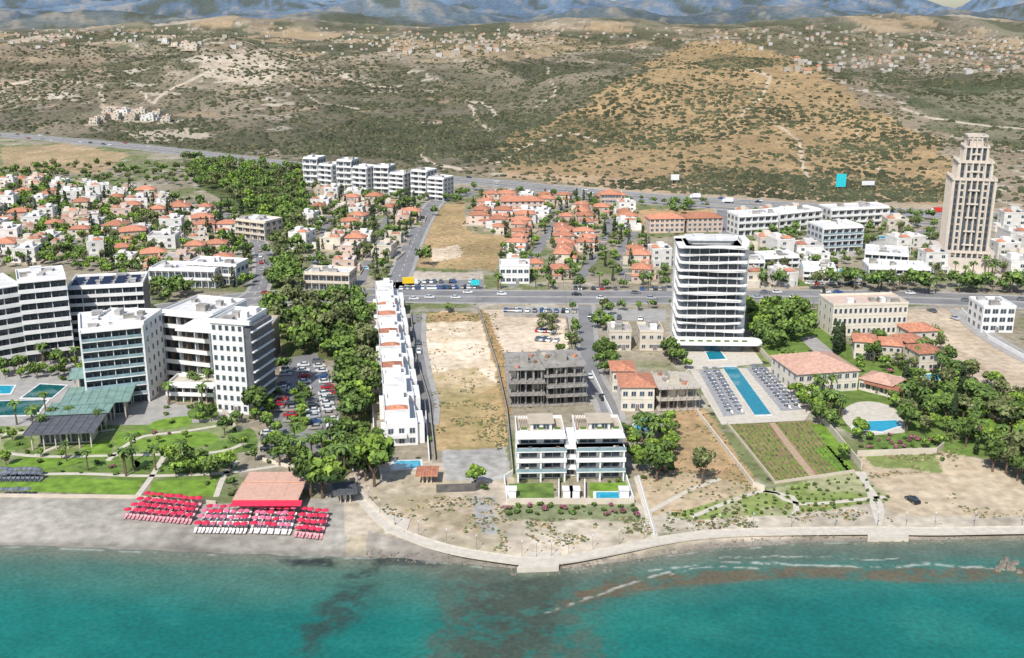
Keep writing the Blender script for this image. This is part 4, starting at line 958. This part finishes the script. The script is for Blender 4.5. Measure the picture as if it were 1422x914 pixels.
CR={'tree':[crown(i,460,9,3.2,2.7,.38) for i in range(6)],'olive':[crown(20+i,420,10,3.0,2.8,.34) for i in range(4)],'cypress':[crown(40+i,260,1,1.5,4.6,.38,'cone') for i in range(2)],'bright':[crown(50+i,420,8,2.9,2.3,.38) for i in range(3)],'bush':[crown(60+i,170,5,1.5,1.1,.3) for i in range(3)],'flower':[crown(70+i,170,5,1.6,1.2,.3) for i in range(2)]}
CM={'tree':LF,'olive':LO,'cypress':LC,'bright':LB,'bush':LF,'flower':LP}
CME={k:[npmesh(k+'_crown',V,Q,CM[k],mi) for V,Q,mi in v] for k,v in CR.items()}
CB={'tree':4.6,'olive':4.8,'cypress':5.0,'bright':4.0,'bush':.8,'flower':.9}
def trunkm(h,r):
    mb=MB();mb.cyl(0,0,-.5,h*.6,r,r*.7,7)
    for k in range(4):
        a=k*1.6+.3;dx,dy=math.cos(a),math.sin(a);n=len(mb.v)
        for t,rr2 in ((0,r*.5),(1,r*.2)):
            cx,cy,z=dx*t*1.5,dy*t*1.5,h*.5+t*h*.6
            for q in range(4): mb.v.append((cx+rr2*math.cos(q*1.57),cy+rr2*math.sin(q*1.57),z))
        for q in range(4): mb.f.append((n+q,n+(q+1)%4,n+4+(q+1)%4,n+4+q));mb.m.append(0)
    return mb.mesh('trunk',TRUNK)
TM={'tree':trunkm(3.6,.28),'olive':trunkm(3.8,.3),'cypress':trunkm(1.2,.2),'bright':trunkm(3,.22)}
TL={'tree':'leafy green broadleaf tree among the buildings','olive':'grey green olive toned tree with open crown','cypress':'tall narrow dark cypress tree','bright':'bright green garden tree with rounded crown','bush':'rounded green garden shrub','flower':'pink flowering bougainvillea shrub'}
TREES=[]
def tree(x,y,sc,k,force=False):
    if not force:
        for a,b,r in OCC:
            if abs(x-a)<r and abs(y-b)<r and math.hypot(x-a,y-b)<r*.85+sc: return
        if onroad(x,y,1.0): return
    TREES.append((x,y,sc,k))
def treefill(px,n,kinds,sc=(.7,1.2),mind=3.5,force=False):
    w=[G0(u,v) for u,v in px];xs_=[a for a,b in w];ys_=[b for a,b in w];pts=[]
    for _ in range(n*6):
        if len(pts)>=n: break
        x=R(min(xs_),max(xs_));y=R(min(ys_),max(ys_))
        if not inpoly(np.array([x]),np.array([y]),w)[0]: continue
        if any(abs(x-a)<mind and abs(y-b)<mind for a,b in pts): continue
        pts.append((x,y));tree(x,y,R(*sc),random.choice(kinds),force)
T3=['tree','tree','olive','bright']
treefill([(375,430),(502,426),(512,520),(510,600),(484,600),(466,500),(400,490),(372,470)],110,['olive','tree','tree','tree','bright','olive'],(1.1,2.0),4.2)
treefill([(200,408),(265,405),(262,425),(205,420)],14,['tree','tree','olive'],(1,1.5),4.5)
treefill([(255,222),(420,240),(425,300),(418,400),(374,400),(380,330),(352,300),(285,262)],340,['tree','tree','olive','bright'],(1.0,1.7),5.2)
treefill([(372,394),(424,394),(424,405),(374,405)],18,['tree','olive'],(1,1.5),3.5,True)
treefill([(1038,432),(1122,432),(1130,470),(1070,492),(1045,475)],46,['tree','tree','bright'],(1,1.6),4)
treefill([(1125,438),(1150,430),(1185,480),(1160,495)],18,['cypress'],(.9,1.3),3)
treefill([(1075,500),(1100,505),(1140,560),(1160,600),(1130,590),(1095,545)],34,['tree','bright'],(.7,1.1),3)
treefill([(1235,505),(1330,510),(1422,560),(1470,640),(1422,680),(1330,620),(1260,610),(1240,560)],125,['tree','bright','bright','bush','olive','cypress','flower','tree'],(.6,1.2),3.4)
treefill([(1370,570),(1440,560),(1460,660),(1400,655)],26,['tree','bright','olive'],(1,1.6),4)
treefill([(1180,600),(1300,612),(1310,625),(1200,632)],30,['bush','bright','flower'],(.5,.8),2.3)
treefill([(1170,470),(1300,470),(1330,520),(1250,535),(1190,520)],38,['tree','olive','bright'],(.7,1.1),3.6)
treefill([(862,580),(925,575),(940,650),(895,668),(870,640)],44,['tree','bright','bush','flower','bush'],(.6,1.1),2.4)
treefill([(468,610),(520,600),(534,660),(495,672),(470,650)],22,['tree','bright','tree','flower'],(.8,1.2),3)
treefill([(574,445),(592,560),(606,640),(598,642),(582,560),(570,450)],34,['tree','bush','bush'],(.5,.8),2.2)
treefill([(490,430),(520,430),(525,590),(508,590)],46,['tree','bright','olive','bright'],(.8,1.4),3.2)
treefill([(820,430),(850,432),(845,470),(820,470)],8,T3,(.8,1.1),4);treefill([(830,492),(850,490),(855,520),(835,530)],10,T3,(.7,1.1),3)
treefill([(740,445),(800,450),(805,500),(770,500)],10,['olive','tree'],(.7,1.1),4)
treefill([(915,480),(940,485),(955,515),(915,500)],10,T3,(.7,1.1),3)
treefill([(1045,396),(1430,398),(1430,408),(1045,404)],30,['tree','tree','olive'],(1,1.6),6)
for u in (1275,1280,1345,1340,1408,1225): x,y=G0(u+R(-2,2),408);tree(x,y,R(1.5,2.0),'tree',True)
treefill([(600,436),(1040,424),(1040,432),(600,434)],16,['olive','tree'],(.6,.9),5)
treefill([(660,404),(925,396),(925,402),(660,408)],26,['tree','olive'],(.7,1.1),6)
treefill([(215,560),(330,545),(370,590),(355,640),(330,640),(300,590),(225,590)],22,['tree','bright','bush','bush','bush'],(.5,.85),2.8)
treefill([(0,590),(60,600),(200,600),(330,610),(330,660),(0,660)],55,['bush','bush','bush','bush','flower','bright'],(.4,.7),3.2)
treefill([(0,505),(110,500),(120,530),(0,528)],26,['bush','tree','bright'],(.5,.9),2.6)
treefill([(372,560),(400,500),(385,620),(365,640)],10,T3,(.6,.9),3);treefill([(405,540),(430,545),(432,595),(405,605)],9,['bush','bright','tree'],(.5,.8),2.5,True)
treefill([(370,628),(470,612),(478,640),(420,655),(372,650)],18,['tree','bush','bright'],(.6,.9),2.8)
treefill([(700,702),(880,702),(885,716),(705,716)],34,['bush','bush','flower'],(.5,.9),2)
treefill([(708,662),(878,662),(880,670),(706,670)],14,['bush','bush'],(.4,.7),2)
treefill([(925,715),(1060,684),(1190,658),(1240,695),(1100,715),(960,722)],130,['bush'],(.25,.5),1.6)
treefill([(280,655),(320,652),(325,700),(300,700)],6,['tree','bright','bush'],(.7,1.1),2.6);treefill([(235,640),(285,640),(285,664),(235,664)],8,['tree','bright'],(.7,1.1),2.8)
for u,v,s_,k in [(448,692,2.2,'bright'),(520,676,2.1,'bright'),(432,690,1.6,'tree'),(508,668,1.6,'tree'),(660,676,1.1,'bright'),(672,680,.8,'bush'),(975,672,1.2,'olive'),(590,370,1.6,'tree'),(603,300,1.0,'tree'),(912,668,1.4,'tree'),(1170,640,.8,'bright'),(355,585,1.6,'tree'),(1310,640,.7,'bush'),(1378,655,1.3,'tree')]:
    x,y=G0(u,v);tree(x,y,s_,k,True)
treefill([(-20,255),(60,252),(190,270),(365,300),(375,400),(200,405),(90,372),(-20,372)],820,['tree','bright','olive','bright','bush','cypress','tree'],(.7,1.3),3.4)
treefill([(415,290),(440,270),(585,280),(550,398),(425,398)],250,['tree','tree','olive','cypress'],(.65,1.1),3.5)
treefill([(640,290),(690,272),(870,275),(930,392),(690,396),(700,340)],300,['tree','olive','bright','cypress'],(.55,1.0),3.1)
treefill([(1035,300),(1300,300),(1300,398),(1035,398)],200,['tree','tree','olive'],(.6,1.2),4.8)
treefill([(1385,310),(1480,315),(1480,400),(1390,395)],30,['tree','olive'],(.7,1.1),5)
treefill([(-20,235),(120,232),(290,230),(300,262),(60,252),(-20,255)],140,['tree','olive','bush'],(.7,1.3),6)
treefill([(640,262),(1000,284),(1000,292),(640,275)],44,['tree','olive','bush'],(.6,1.0),6)
treefill([(430,262),(640,275),(640,284),(440,272)],34,['tree','olive'],(.7,1.2),5)
treefill([(930,288),(960,288),(960,300),(930,300)],6,['tree'],(1,1.4),4)
big=[t for t in TREES if t[3] not in('bush','flower')];bus=[t for t in TREES if t[3] in('bush','flower')]
big.sort(key=lambda t:t[1]);bus.sort(key=lambda t:t[1])
NAM={'tree':'broadleaf_tree','olive':'olive_tree','cypress':'cypress_tree','bright':'garden_tree'}
for x,y,sc,k in big[:290]:
    root=ob(NAM[k],None,None,(x,y,gz(x,y)),R(0,6.28),TL[k],'tree','trees of the seaside gardens',sc=(sc,sc,sc*R(.85,1.2)))
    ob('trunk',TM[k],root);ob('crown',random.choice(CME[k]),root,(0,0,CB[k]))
for x,y,sc,k in bus[:290]: ob('flowering_shrub' if k=='flower' else 'shrub',random.choice(CME[k]),None,(x,y,gz(x,y)+.7*sc),R(0,6.28),TL[k],'shrub','garden shrubs',sc=sc)
def merge(lst,name,label,n=None):
    for key in ('tree','olive','cypress','bright','bush','flower'):
        L_=[t for t in lst if t[3]==key]
        if not L_: continue
        Vs=[];Qs=[];Ms=[];off=0
        for x,y,sc,k in L_:
            V_,Q_,m_=random.choice(CR[k]);h=len(Q_)//2
            V_=V_[:h*4];Q_=Q_[:h];m_=m_[:h];a=R(0,6.28);c,s_=math.cos(a)*sc,math.sin(a)*sc
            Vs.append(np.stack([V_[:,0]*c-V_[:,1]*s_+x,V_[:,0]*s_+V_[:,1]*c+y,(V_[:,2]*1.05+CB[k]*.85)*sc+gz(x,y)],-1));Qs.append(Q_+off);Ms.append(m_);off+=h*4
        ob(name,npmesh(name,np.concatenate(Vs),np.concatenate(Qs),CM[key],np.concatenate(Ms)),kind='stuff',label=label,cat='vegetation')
merge(big[290:],'woodland','massed trees between suburban houses');merge(bus[290:],'shrubbery','massed low shrubs')
mb=MB();mb.cyl(0,0,-.3,3.5,.32,.22,8).cyl(0,0,3.5,7,.22,.2,8);PT=mb.mesh('palm_trunk',TRUNK)
PCs=[]
for sd in range(3):
    rr=random.Random(sd);mb=MB()
    for k in range(22):
        a=k*2.399+rr.uniform(-.2,.2);el=rr.uniform(-.1,1.1);Lf=rr.uniform(2.2,3.0);px_,pz_=0,0;prev=None
        for t in range(6):
            w=.42*(1-abs(t-2)/4.5)+.04;x=px_;z=pz_
            cur=[(math.cos(a)*x-math.sin(a)*w,math.sin(a)*x+math.cos(a)*w,z-w*.5),(math.cos(a)*x,math.sin(a)*x,z),(math.cos(a)*x+math.sin(a)*w,math.sin(a)*x-math.cos(a)*w,z-w*.5)]
            if prev: mb.q([prev[0],prev[1],cur[1],cur[0]],k%2);mb.q([prev[1],prev[2],cur[2],cur[1]],k%2)
            prev=cur;px_+=math.cos(el)*Lf/5;pz_+=math.sin(el)*Lf/5;el-=.42
    PCs.append(mb.mesh('palm_crown',[LF[0],LF[1]]))
PALMS=[]
def palms(px,n):
    w=[G0(u,v) for u,v in px];xs_=[a for a,b in w];ys_=[b for a,b in w];c=0
    for _ in range(n*10):
        if c>=n: break
        x=R(min(xs_),max(xs_));y=R(min(ys_),max(ys_))
        if inpoly(np.array([x]),np.array([y]),w)[0]: PALMS.append((x,y,R(.75,1.15)));c+=1
palms([(232,545),(300,545),(300,585),(235,590)],6);palms([(20,590),(60,560),(100,590),(180,600),(60,620)],8);palms([(0,640),(320,630),(330,660),(0,664)],8)
palms([(430,640),(485,630),(490,665),(440,660)],7);palms([(400,615),(470,610),(470,640),(400,645)],7);palms([(880,600),(930,600),(930,650),(885,650)],9)
palms([(1125,545),(1180,560),(1170,600),(1130,570)],9);palms([(1240,560),(1422,575),(1422,640),(1250,600)],24);palms([(1260,500),(1340,510),(1330,545),(1270,530)],9);palms([(1140,400),(1420,400),(1420,408),(1140,408)],12)
palms([(1280,380),(1400,378),(1400,390),(1280,392)],8);palms([(0,500),(110,495),(110,515),(0,525)],6);palms([(640,396),(925,400),(925,405),(640,405)],9)
for x,y,sc in PALMS:
    r=ob('palm_tree',None,None,(x,y,gz(x,y)),R(0,6),'slender palm tree with drooping fronds','palm tree','palms in the gardens',sc=sc)
    ob('trunk',PT,r);ob('crown',random.choice(PCs),r,(0,0,7))
br=[]
for j,(r_,z_) in enumerate(((1,0.0),(.85,.5))):
    for k in range(5):
        a=k*1.2566+j*.6;br.append((r_*math.cos(a),r_*math.sin(a),z_))
br.append((0,0,.85));br=np.array(br)
tr=[]
for k in range(5):
    q=(k+1)%5;tr+=[(k,q,5+k),(q,5+q,5+k),(5+k,5+q,10)]
tr=np.array(tr)
def tufts(name,label,xx,yy,sc,mats,pr):
    n=len(xx);zz=height(xx,yy)
    Vb=br[None]*sc[:,None,None]*rng.uniform(.7,1.3,(n,11,1))+np.stack([xx,yy,zz-.1*sc],-1)[:,None,:]
    Tb=tr[None]+(np.arange(n)*11)[:,None,None]
    ob(name,npmesh(name,Vb.reshape(-1,3),Tb.reshape(-1,3),mats,np.repeat(rng.choice(len(mats),n,p=pr),15)),kind='stuff',label=label,cat='vegetation')
n=76000
tt=rng.uniform(-.62,.62,n);yy=700*np.exp(rng.uniform(0,1,n)**1.1*math.log(3300/700));xx=yy*tt
sv=yy-np.interp(xx,hwx,hwy);dn=fbm(xx/90,yy/90,5,51);rr_v=rfun(xx,yy)[2];keep=(sv>25)&(rng.uniform(0,1,n)<(.15+.8*sm((.60-dn)*6)+.6*sm((.6-rr_v)*7)))
xx,yy=xx[keep],yy[keep]
tufts('hill_scrub','dark maquis bushes dotted over dry hills',xx,yy,rng.uniform(.7,2.4,len(xx))*(1+.6*(yy/2500)),[SCR,SCR2],[.75,.25])
def scat(px,n,clump=.5):
    w=[G0(u,v) for u,v in px];xs_=[a for a,b in w];ys_=[b for a,b in w]
    x=rng.uniform(min(xs_),max(xs_),n*3);y=rng.uniform(min(ys_),max(ys_),n*3)
    k=inpoly(x,y,w)&(fbm(x/7,y/7,3,91)>clump)&(y>np.interp(x,shx,shy)+4);return x[k][:n],y[k][:n]
Ls=[scat(p,n_,c_) for p,n_,c_ in (([(600,545),(700,535),(706,625),(606,630)],700,.5),([(664,432),(690,432),(712,560),(704,620),(690,520)],350,.4),([(575,438),(665,436),(665,446),(578,448)],160,.4),([(580,450),(660,446),(690,540),(600,556)],200,.6),
  ([(932,572),(980,568),(1050,668),(1052,690),(900,715),(890,640)],500,.5),([(510,690),(700,690),(705,770),(560,738)],480,.5),([(700,722),(900,718),(905,742),(760,762)],380,.5),([(930,700),(1240,700),(1240,728),(920,738)],400,.55),
  ([(560,372),(605,285),(650,320),(700,332),(690,376)],350,.5),([(1240,690),(1422,680),(1422,728),(1240,730)],140,.6),([(1190,635),(1330,625),(1330,650),(1210,665)],300,.45),([(860,292),(1000,292),(1000,312),(860,312)],200,.5))]
xx=np.concatenate([a for a,b in Ls]);yy=np.concatenate([b for a,b in Ls])
tufts('weeds','low dry grass tufts and weeds on vacant plots',xx,yy,rng.uniform(.15,.5,len(xx)),[SCR2,DRY,LO[1],LF[1]],[.35,.3,.2,.15])
mb=MB();P0,P1,P2,P3=[np.array(G0(*p)) for p in ((1013,590),(1126,586),(1184,654),(1078,668))]
for r_ in range(18):
    t=(r_+.5)/18
    if 8<=r_<=9: continue
    a=P0+(P1-P0)*t;b_=P3+(P2-P3)*t
    for k in range(40):
        if random.random()<.1: continue
        p=a+(b_-a)*((k+.5)/40);s_=R(.2,.44)
        for dx_,dy_,h_ in ((0,0,s_*1.3),(R(-.2,.2),R(-.3,.3),s_)):
            mb.prism([(p[0]+dx_+s_*math.cos(q*1.26+k),p[1]+dy_+s_*math.sin(q*1.26+k)) for q in range(5)],0,h_,random.choice([0,0,1]),[(p[0]+dx_+.4*s_*math.cos(q*1.26+k),p[1]+dy_+.4*s_*math.sin(q*1.26+k)) for q in range(5)])
ob('planted_rows',mb.mesh('rows',[LB[1],LF[1]]),kind='stuff',label='rows of low green plants on brown soil',cat='vegetation')
patch('garden_path',[(1068,588),(1076,587),(1133,660),(1122,662)],M('pale_soil',(.42,.30,.2)),.05,'pale soil strip between planted rows')
mb=MB()
def rockat(x,y,r,z):
    n=6;k=R(.7,1.3);a0=R(0,6);A_=[(x+r*R(.7,1.2)*math.cos(a0+q*6.28/n),y+r*k*R(.7,1.2)*math.sin(a0+q*6.28/n)) for q in range(n)]
    c=[(x+(a-x)*R(.4,.7),y+(b-y)*R(.4,.7)) for a,b in A_];mb.prism(A_,z-r*.6,z+r*R(.4,.8),0,c)
for k in range(620):
    u=R(500,1422);v0=np.interp(u,[500,640,740,800,900,1000,1100,1422],[770,780,789,788,774,759,752,748])
    x,y=G0(u,v0+R(-7,5),-.8);rockat(x,y,R(.12,.5),gz(x,y))
for k in range(60):
    x,y=G0(R(700,860),R(782,800),-1);rockat(x,y,R(.2,.6),-1.1)
ob('shore_rocks',mb.mesh('rocks',ROCK),kind='stuff',label='small brown rocks along the waterline',cat='rocks')
for u,v,s_ in [(1392,786,1.5),(1402,790,1.8),(1410,783,1.2),(1385,792,1.0),(1415,795,1.1),(1398,778,.9)]:
    mb=MB();rockat(0,0,s_,0);x,y=G0(u,v,-1);ob('rock',mb.mesh('rock',ROCK),None,(x,y,-1),0,'brown boulder breaking the sea surface','rock')
# ---------- parasols, loungers
mb=MB();mb.cyl(0,0,0,2.3,.04,.04,6);PPole=mb.mesh('pole',CANV)
def canopy(mat,r=.98):
    mb=MB();n=8;pts=[(r*math.cos(q*6.283/n),r*math.sin(q*6.283/n)) for q in range(n)]
    for q in range(n):
        a=pts[q];b_=pts[(q+1)%n];mb.q([(a[0],a[1],2.05),(b_[0],b_[1],2.05),(0,0,2.5)]);mb.q([(a[0],a[1],1.88),(b_[0],b_[1],1.88),(b_[0],b_[1],2.05),(a[0],a[1],2.05)])
    return mb.mesh('canopy',mat)
CN={'red':canopy(RED),'pink':canopy(PINKC,.85),'grey':canopy(GREYC,1.0),'white':canopy(CANV)}
mb=MB();mb.box(-.32,-.95,.25,.32,.35,.36,0);mb.q([(-.32,.35,.36),(.32,.35,.36),(.32,.95,.75),(-.32,.95,.75)],0);mb.q([(-.32,.35,.30),(-.32,.95,.69),(.32,.95,.69),(.32,.35,.30)],0)
for x in (-.28,.24):
    for y in (-.9,.3): mb.box(x,y,0,x+.05,y+.05,.25,1)
LM={'red':mb.mesh('lounger',[M('lounger_pink',(.62,.30,.33)),METAL]),'white':mb.mesh('lounger',[CANV,METAL]),'grey':mb.mesh('lounger',[GREYC,METAL])}
NL=0
PLAB={'red':'open red beach parasol on grey sand','pink':'faded pink beach parasol on grey sand','grey':'grey parasol on a terrace','white':'white parasol on the lawn'}
def beachset(q,nx,ny,c,lc=None,lou=True,par=True,double=True):
    global NL
    Q=[np.array(G0(*p)) for p in q]
    for i in range(nx):
        for j in range(ny):
            s_,t=(i+.5)/nx,(j+.5)/ny;p=(Q[0]*(1-s_)+Q[1]*s_)*(1-t)+(Q[3]*(1-s_)+Q[2]*s_)*t;z=gz(p[0],p[1])
            cc=c if c!='mix' else random.choice(['pink','pink','red'])
            if par:
                r=ob('parasol',None,None,(p[0]+R(-.25,.25),p[1]+R(-.2,.2),z),R(0,1),PLAB[cc],'parasol',cc+' parasols in rows',sc=R(.9,1.06))
                ob('pole',PPole,r);ob('canopy',CN[cc],r)
            if lou:
                for dx_ in ((-.5,.5) if (par and double) else (.9,) if par else (0,)):
                    if NL<295: NL+=1;ob('sun_lounger',LM[lc or c],None,(p[0]+dx_,p[1]-1.1,z+.08),R(-.08,.08),'slatted sun lounger with raised back','sun lounger','sun loungers in rows')
beachset([(1006,576),(1034,573),(997,515),(973,517)],2,13,'grey','white',double=False)
beachset([(1087,569),(1114,567),(1061,512),(1038,513)],2,13,'grey','white',double=False)
beachset([(170,720),(266,728),(282,699),(205,690)],9,4,'red','red')
beachset([(268,738),(343,740),(352,708),(290,708)],7,4,'mix','white')
beachset([(347,739),(404,741),(414,712),(358,710)],6,4,'mix','white')
beachset([(408,744),(448,747),(458,715),(420,711)],4,4,'red','red')
beachset([(0,668),(60,668),(60,658),(0,658)],9,2,'grey')
beachset([(0,692),(42,692),(46,685),(0,685)],6,1,'grey')
beachset([(92,575),(120,585),(130,560),(100,552)],4,3,'white',None,False)
# ---------- cars
def carparts(col,n):
    m=M('car_paint_'+n,col,rough=.25,var=.04,spec=.6)
    prof=[(-2.1,.32),(-2.15,.75),(-2.02,.95),(-1.6,1.0),(1.05,.98),(1.95,.82),(2.15,.62),(2.12,.32)]
    mb=MB();k=len(prof)
    for y in (-.86,.86): mb.v+=[(x,y,z) for x,z in prof]
    for i in range(k): j=(i+1)%k;mb.f.append((i,j,k+j,k+i));mb.m.append(0)
    mb.f.append(tuple(range(k)));mb.m.append(0);mb.f.append(tuple(range(2*k-1,k-1,-1)));mb.m.append(0)
    mb.prism([(-1.15,-.64),(.3,-.64),(.3,.64),(-1.15,.64)],1.44,1.49,0)
    body=mb
    g=MB();g.prism([(-1.65,-.78),(1.0,-.78),(1.0,.78),(-1.65,.78)],.99,1.44,0,[(-1.2,-.64),(.3,-.64),(.3,.64),(-1.2,.64)])
    w=MB();n_=10;a=[(.32*math.cos(q*6.283/n_),.32*math.sin(q*6.283/n_)) for q in range(n_)]
    w.v=[(x,-.1,z) for x,z in a]+[(x,.1,z) for x,z in a]
    for i in range(n_): w.f.append((i,(i+1)%n_,n_+(i+1)%n_,n_+i));w.m.append(0)
    w.f+=[tuple(range(n_)),tuple(range(2*n_-1,n_-1,-1))];w.m+=[1,1]
    allm=MB();allm.add(body);allm.add(g,mo=1)
    for x,y in ((-1.35,-.8),(1.35,-.8),(-1.35,.8),(1.35,.8)): allm.add(w,(x,y,.32),0,1,2)
    return dict(body=body.mesh('body',m),glass=g.mesh('glass',GLASS),wheel=w.mesh('wheel',[TYRE,METAL]),all=allm.mesh('car',[m,GLASS,TYRE,METAL]))
CARS=[(n,carparts(c,n)) for n,c in (('white',(.75,.75,.75)),('silver',(.45,.46,.48)),('black',(.02,.02,.025)),('grey',(.15,.16,.17)),('red',(.4,.02,.02)),('blue',(.03,.08,.25)),('white',(.7,.7,.68)),('beige',(.4,.35,.28)),('white',(.72,.72,.72)),('grey',(.10,.11,.12)))]
NC=0
def car(x,y,rz,ci=None,lab='parked on asphalt'):
    global NC
    NC+=1
    if NC>298: return
    n,c=CARS[ci] if ci is not None else random.choice(CARS)
    z=gz(x,y)+.07
    if y<400:
        r=ob('car',None,None,(x,y,z),rz,n+' hatchback car '+lab,'car','cars of the seafront')
        ob('body',c['body'],r);ob('window',c['glass'],r)
        for a,b_ in ((-1.35,-.8),(1.35,-.8),(-1.35,.8),(1.35,.8)): ob('wheel',c['wheel'],r,(a,b_,.32))
    else: ob('car',c['all'],None,(x,y,z),rz,n+' hatchback car '+lab,'car','cars of the seafront')
def carrow(p1,p2,n,off,prob=.85):
    a=np.array(G0(*p1));b_=np.array(G0(*p2));an=math.atan2(*(b_-a)[::-1])
    for i in range(n):
        if random.random()<prob: p=a+(b_-a)*(i+.5)/n;car(p[0],p[1],an+off+R(-.04,.04)+random.choice([0,math.pi]))
q=math.pi/2
x,y=G0(1267,697);car(x,y,1.9,2,'standing alone on sandy ground')
carrow((400,500),(388,575),11,q);carrow((440,500),(462,560),8,q);carrow((450,545),(466,605),8,q);carrow((421,505),(424,545),5,q);carrow((372,600),(372,630),4,q);carrow((432,555),(438,600),6,q);carrow((385,612),(420,628),5,q);carrow((405,560),(402,590),4,q)
carrow((555,402),(665,400),26,q,.8);carrow((560,393),(660,392),22,q,.6);carrow((700,432),(800,434),20,q,.7);carrow((805,440),(925,446),12,q,.4);carrow((745,460),(775,462),7,q,.8);carrow((745,472),(775,475),6,q,.6)
carrow((1040,430),(1130,430),12,0,.6);carrow((816,520),(840,560),4,0,.6);carrow((1120,395),(1200,396),10,0,.6);carrow((790,402),(925,403),22,q,.7);carrow((1290,432),(1330,445),5,0,.6);carrow((580,460),(584,540),6,0,.5);carrow((360,345),(364,380),4,0,.7)
for L,w,n,offs in ((coast,21,34,(-6,-3.2,3.2,6)),(hwl,30,40,(-11,-6,6,11))):
    N=normals(L)
    for _ in range(n):
        i=random.randrange(3,len(L)-3);p=L[i]+N[i]*random.choice(offs);t=L[i+1]-L[i];car(p[0],p[1],math.atan2(t[1],t[0]),None,'driving on the road')
def truck(u,v,rz,col,label):
    x,y=G0(u,v);r=ob('truck',None,None,(x,y,gz(x,y)+.08),rz,label,'truck')
    mb=MB();mb.box(-3.6,-1.2,1,1.6,1.2,3.4);ob('cargo_box',mb.mesh('cargo',col),r)
    mb=MB();mb.prism([(1.75,-1.1),(3.6,-1.1),(3.6,1.1),(1.75,1.1)],.6,1.7,0);mb.prism([(1.75,-1.1),(3.5,-1.1),(3.5,1.1),(1.75,1.1)],1.702,2.6,0,[(1.8,-1.0),(3.1,-1.0),(3.1,1.0),(1.8,1.0)]);ob('cab',mb.mesh('cab',PLASTW),r)
    mb=MB();mb.q([(3.53,-.9,1.8),(3.53,.9,1.8),(3.2,.85,2.5),(3.2,-.85,2.5)]);ob('windscreen',mb.mesh('ws',GLASS),r)
    for a,b_ in ((-2.4,-1.05),(2.6,-1.05),(-2.4,1.05),(2.6,1.05)): ob('wheel',CARS[0][1]['wheel'],r,(a,b_,.45),sc=1.4)
YEL=M('yellow_paint',(.75,.5,.02),var=.05);REDP=M('red_paint',(.5,.04,.03),var=.05)
truck(570,396,.1,YEL,'yellow box truck parked by the roadside');truck(1300,296,3.0,REDP,'red lorry on the motorway');truck(1395,302,3.0,REDP,'red lorry on the motorway');truck(1010,282,3.05,PLASTW,'white lorry on the motorway');truck(965,276,3.05,PLASTW,'white lorry on the motorway')
def board(u,v,w,h,mat,label,z0=3):
    x,y=G0(u,v);r=ob('billboard',None,None,(x,y,gz(x,y)),.05,label,'billboard')
    for sx_ in (-.3,.3):
        mb=MB();mb.box(-.2,-.2,-.5,.2,.2,z0+h*.9);ob('post',mb.mesh('post',METAL),r,(sx_*w,.35,0))
    mb=MB();mb.box(-w/2,-.1,z0,w/2,.1,z0+h,0).ring(-w/2-.15,-.14,w/2+.15,.14,z0-.15,z0,.1,1);ob('panel',mb.mesh('panel',[mat,METAL]),r)
board(1167,264,7,9,CYAN,'cyan billboard panel beside the motorway',2);board(937,256,6,4,PLASTW,'white billboard beside the motorway');board(1205,262,9,3,PLASTW,'long white sign beside the motorway',2)
board(660,402,4,2.4,CYAN,'small roadside sign board',2)
mb=MB();mb.cyl(0,0,0,8,.09,.06,6);mb.box(-.05,-1.6,7.9,.05,0,8.0);SLp=mb.mesh('pole',METAL);mb=MB();mb.box(-.14,-2.2,7.88,.14,-1.55,8.02);SLh=mb.mesh('lamp_head',PLASTW)
N=normals(coast)
for i in range(4,len(coast)-2,7):
    for s_ in (1,-1):
        p=coast[i]+N[i]*s_*11.6;r=ob('street_lamp',None,None,(p[0],p[1],.15),0 if s_>0 else math.pi,'tall grey street lamp on the coastal road','street lamp','lamps along the coastal road');ob('pole',SLp,r);ob('lamp_head',SLh,r)
mb=MB();mb.cyl(0,0,0,3.6,.06,.05,6);mp=mb.mesh('pole',METAL);mb=MB();mb.cyl(0,0,3.6,4.0,.12,.22,8);mq=mb.mesh('lamp_head',PLASTW)
L=smooth_line([G0(u,v-3) for u,v in prom],14)
for p in L:
    r=ob('promenade_lamp',None,None,(p[0],p[1]+1.0,0),0,'short post lamp beside the seaside promenade','street lamp','lamps along the promenade');ob('pole',mp,r);ob('lamp_head',mq,r)
# ---------- camera, light
cam=bpy.data.cameras.new('camera');co=bpy.data.objects.new('camera',cam);COL.objects.link(co)
cam.sensor_width=36;cam.lens=F/1422*36;cam.clip_end=40000;cam.clip_start=1
co.location=(0,0,HC);co.rotation_euler=(math.pi/2-P_,0,0);bpy.context.scene.camera=co
el=math.radians(48);az=math.radians(203)
sd=Vector((math.sin(az)*math.cos(el),math.cos(az)*math.cos(el),math.sin(el)))
sl=bpy.data.lights.new('sun','SUN');sl.energy=4.8;sl.angle=math.radians(.5);sl.color=(1,.965,.91)
so=bpy.data.objects.new('sun',sl);COL.objects.link(so);so.rotation_euler=(-sd).to_track_quat('-Z','Y').to_euler()
w=bpy.data.worlds.new('World');bpy.context.scene.world=w;w.use_nodes=True;nt=w.node_tree
sk=nt.nodes.new('ShaderNodeTexSky');sk.sky_type='NISHITA';sk.sun_disc=False;sk.sun_elevation=el;sk.sun_rotation=az
nt.links.new(sk.outputs[0],nt.nodes['Background'].inputs[0]);nt.nodes['Background'].inputs[1].default_value=.14
vs=bpy.context.scene.view_settings;vs.view_transform='Standard';vs.look='None';vs.exposure=0
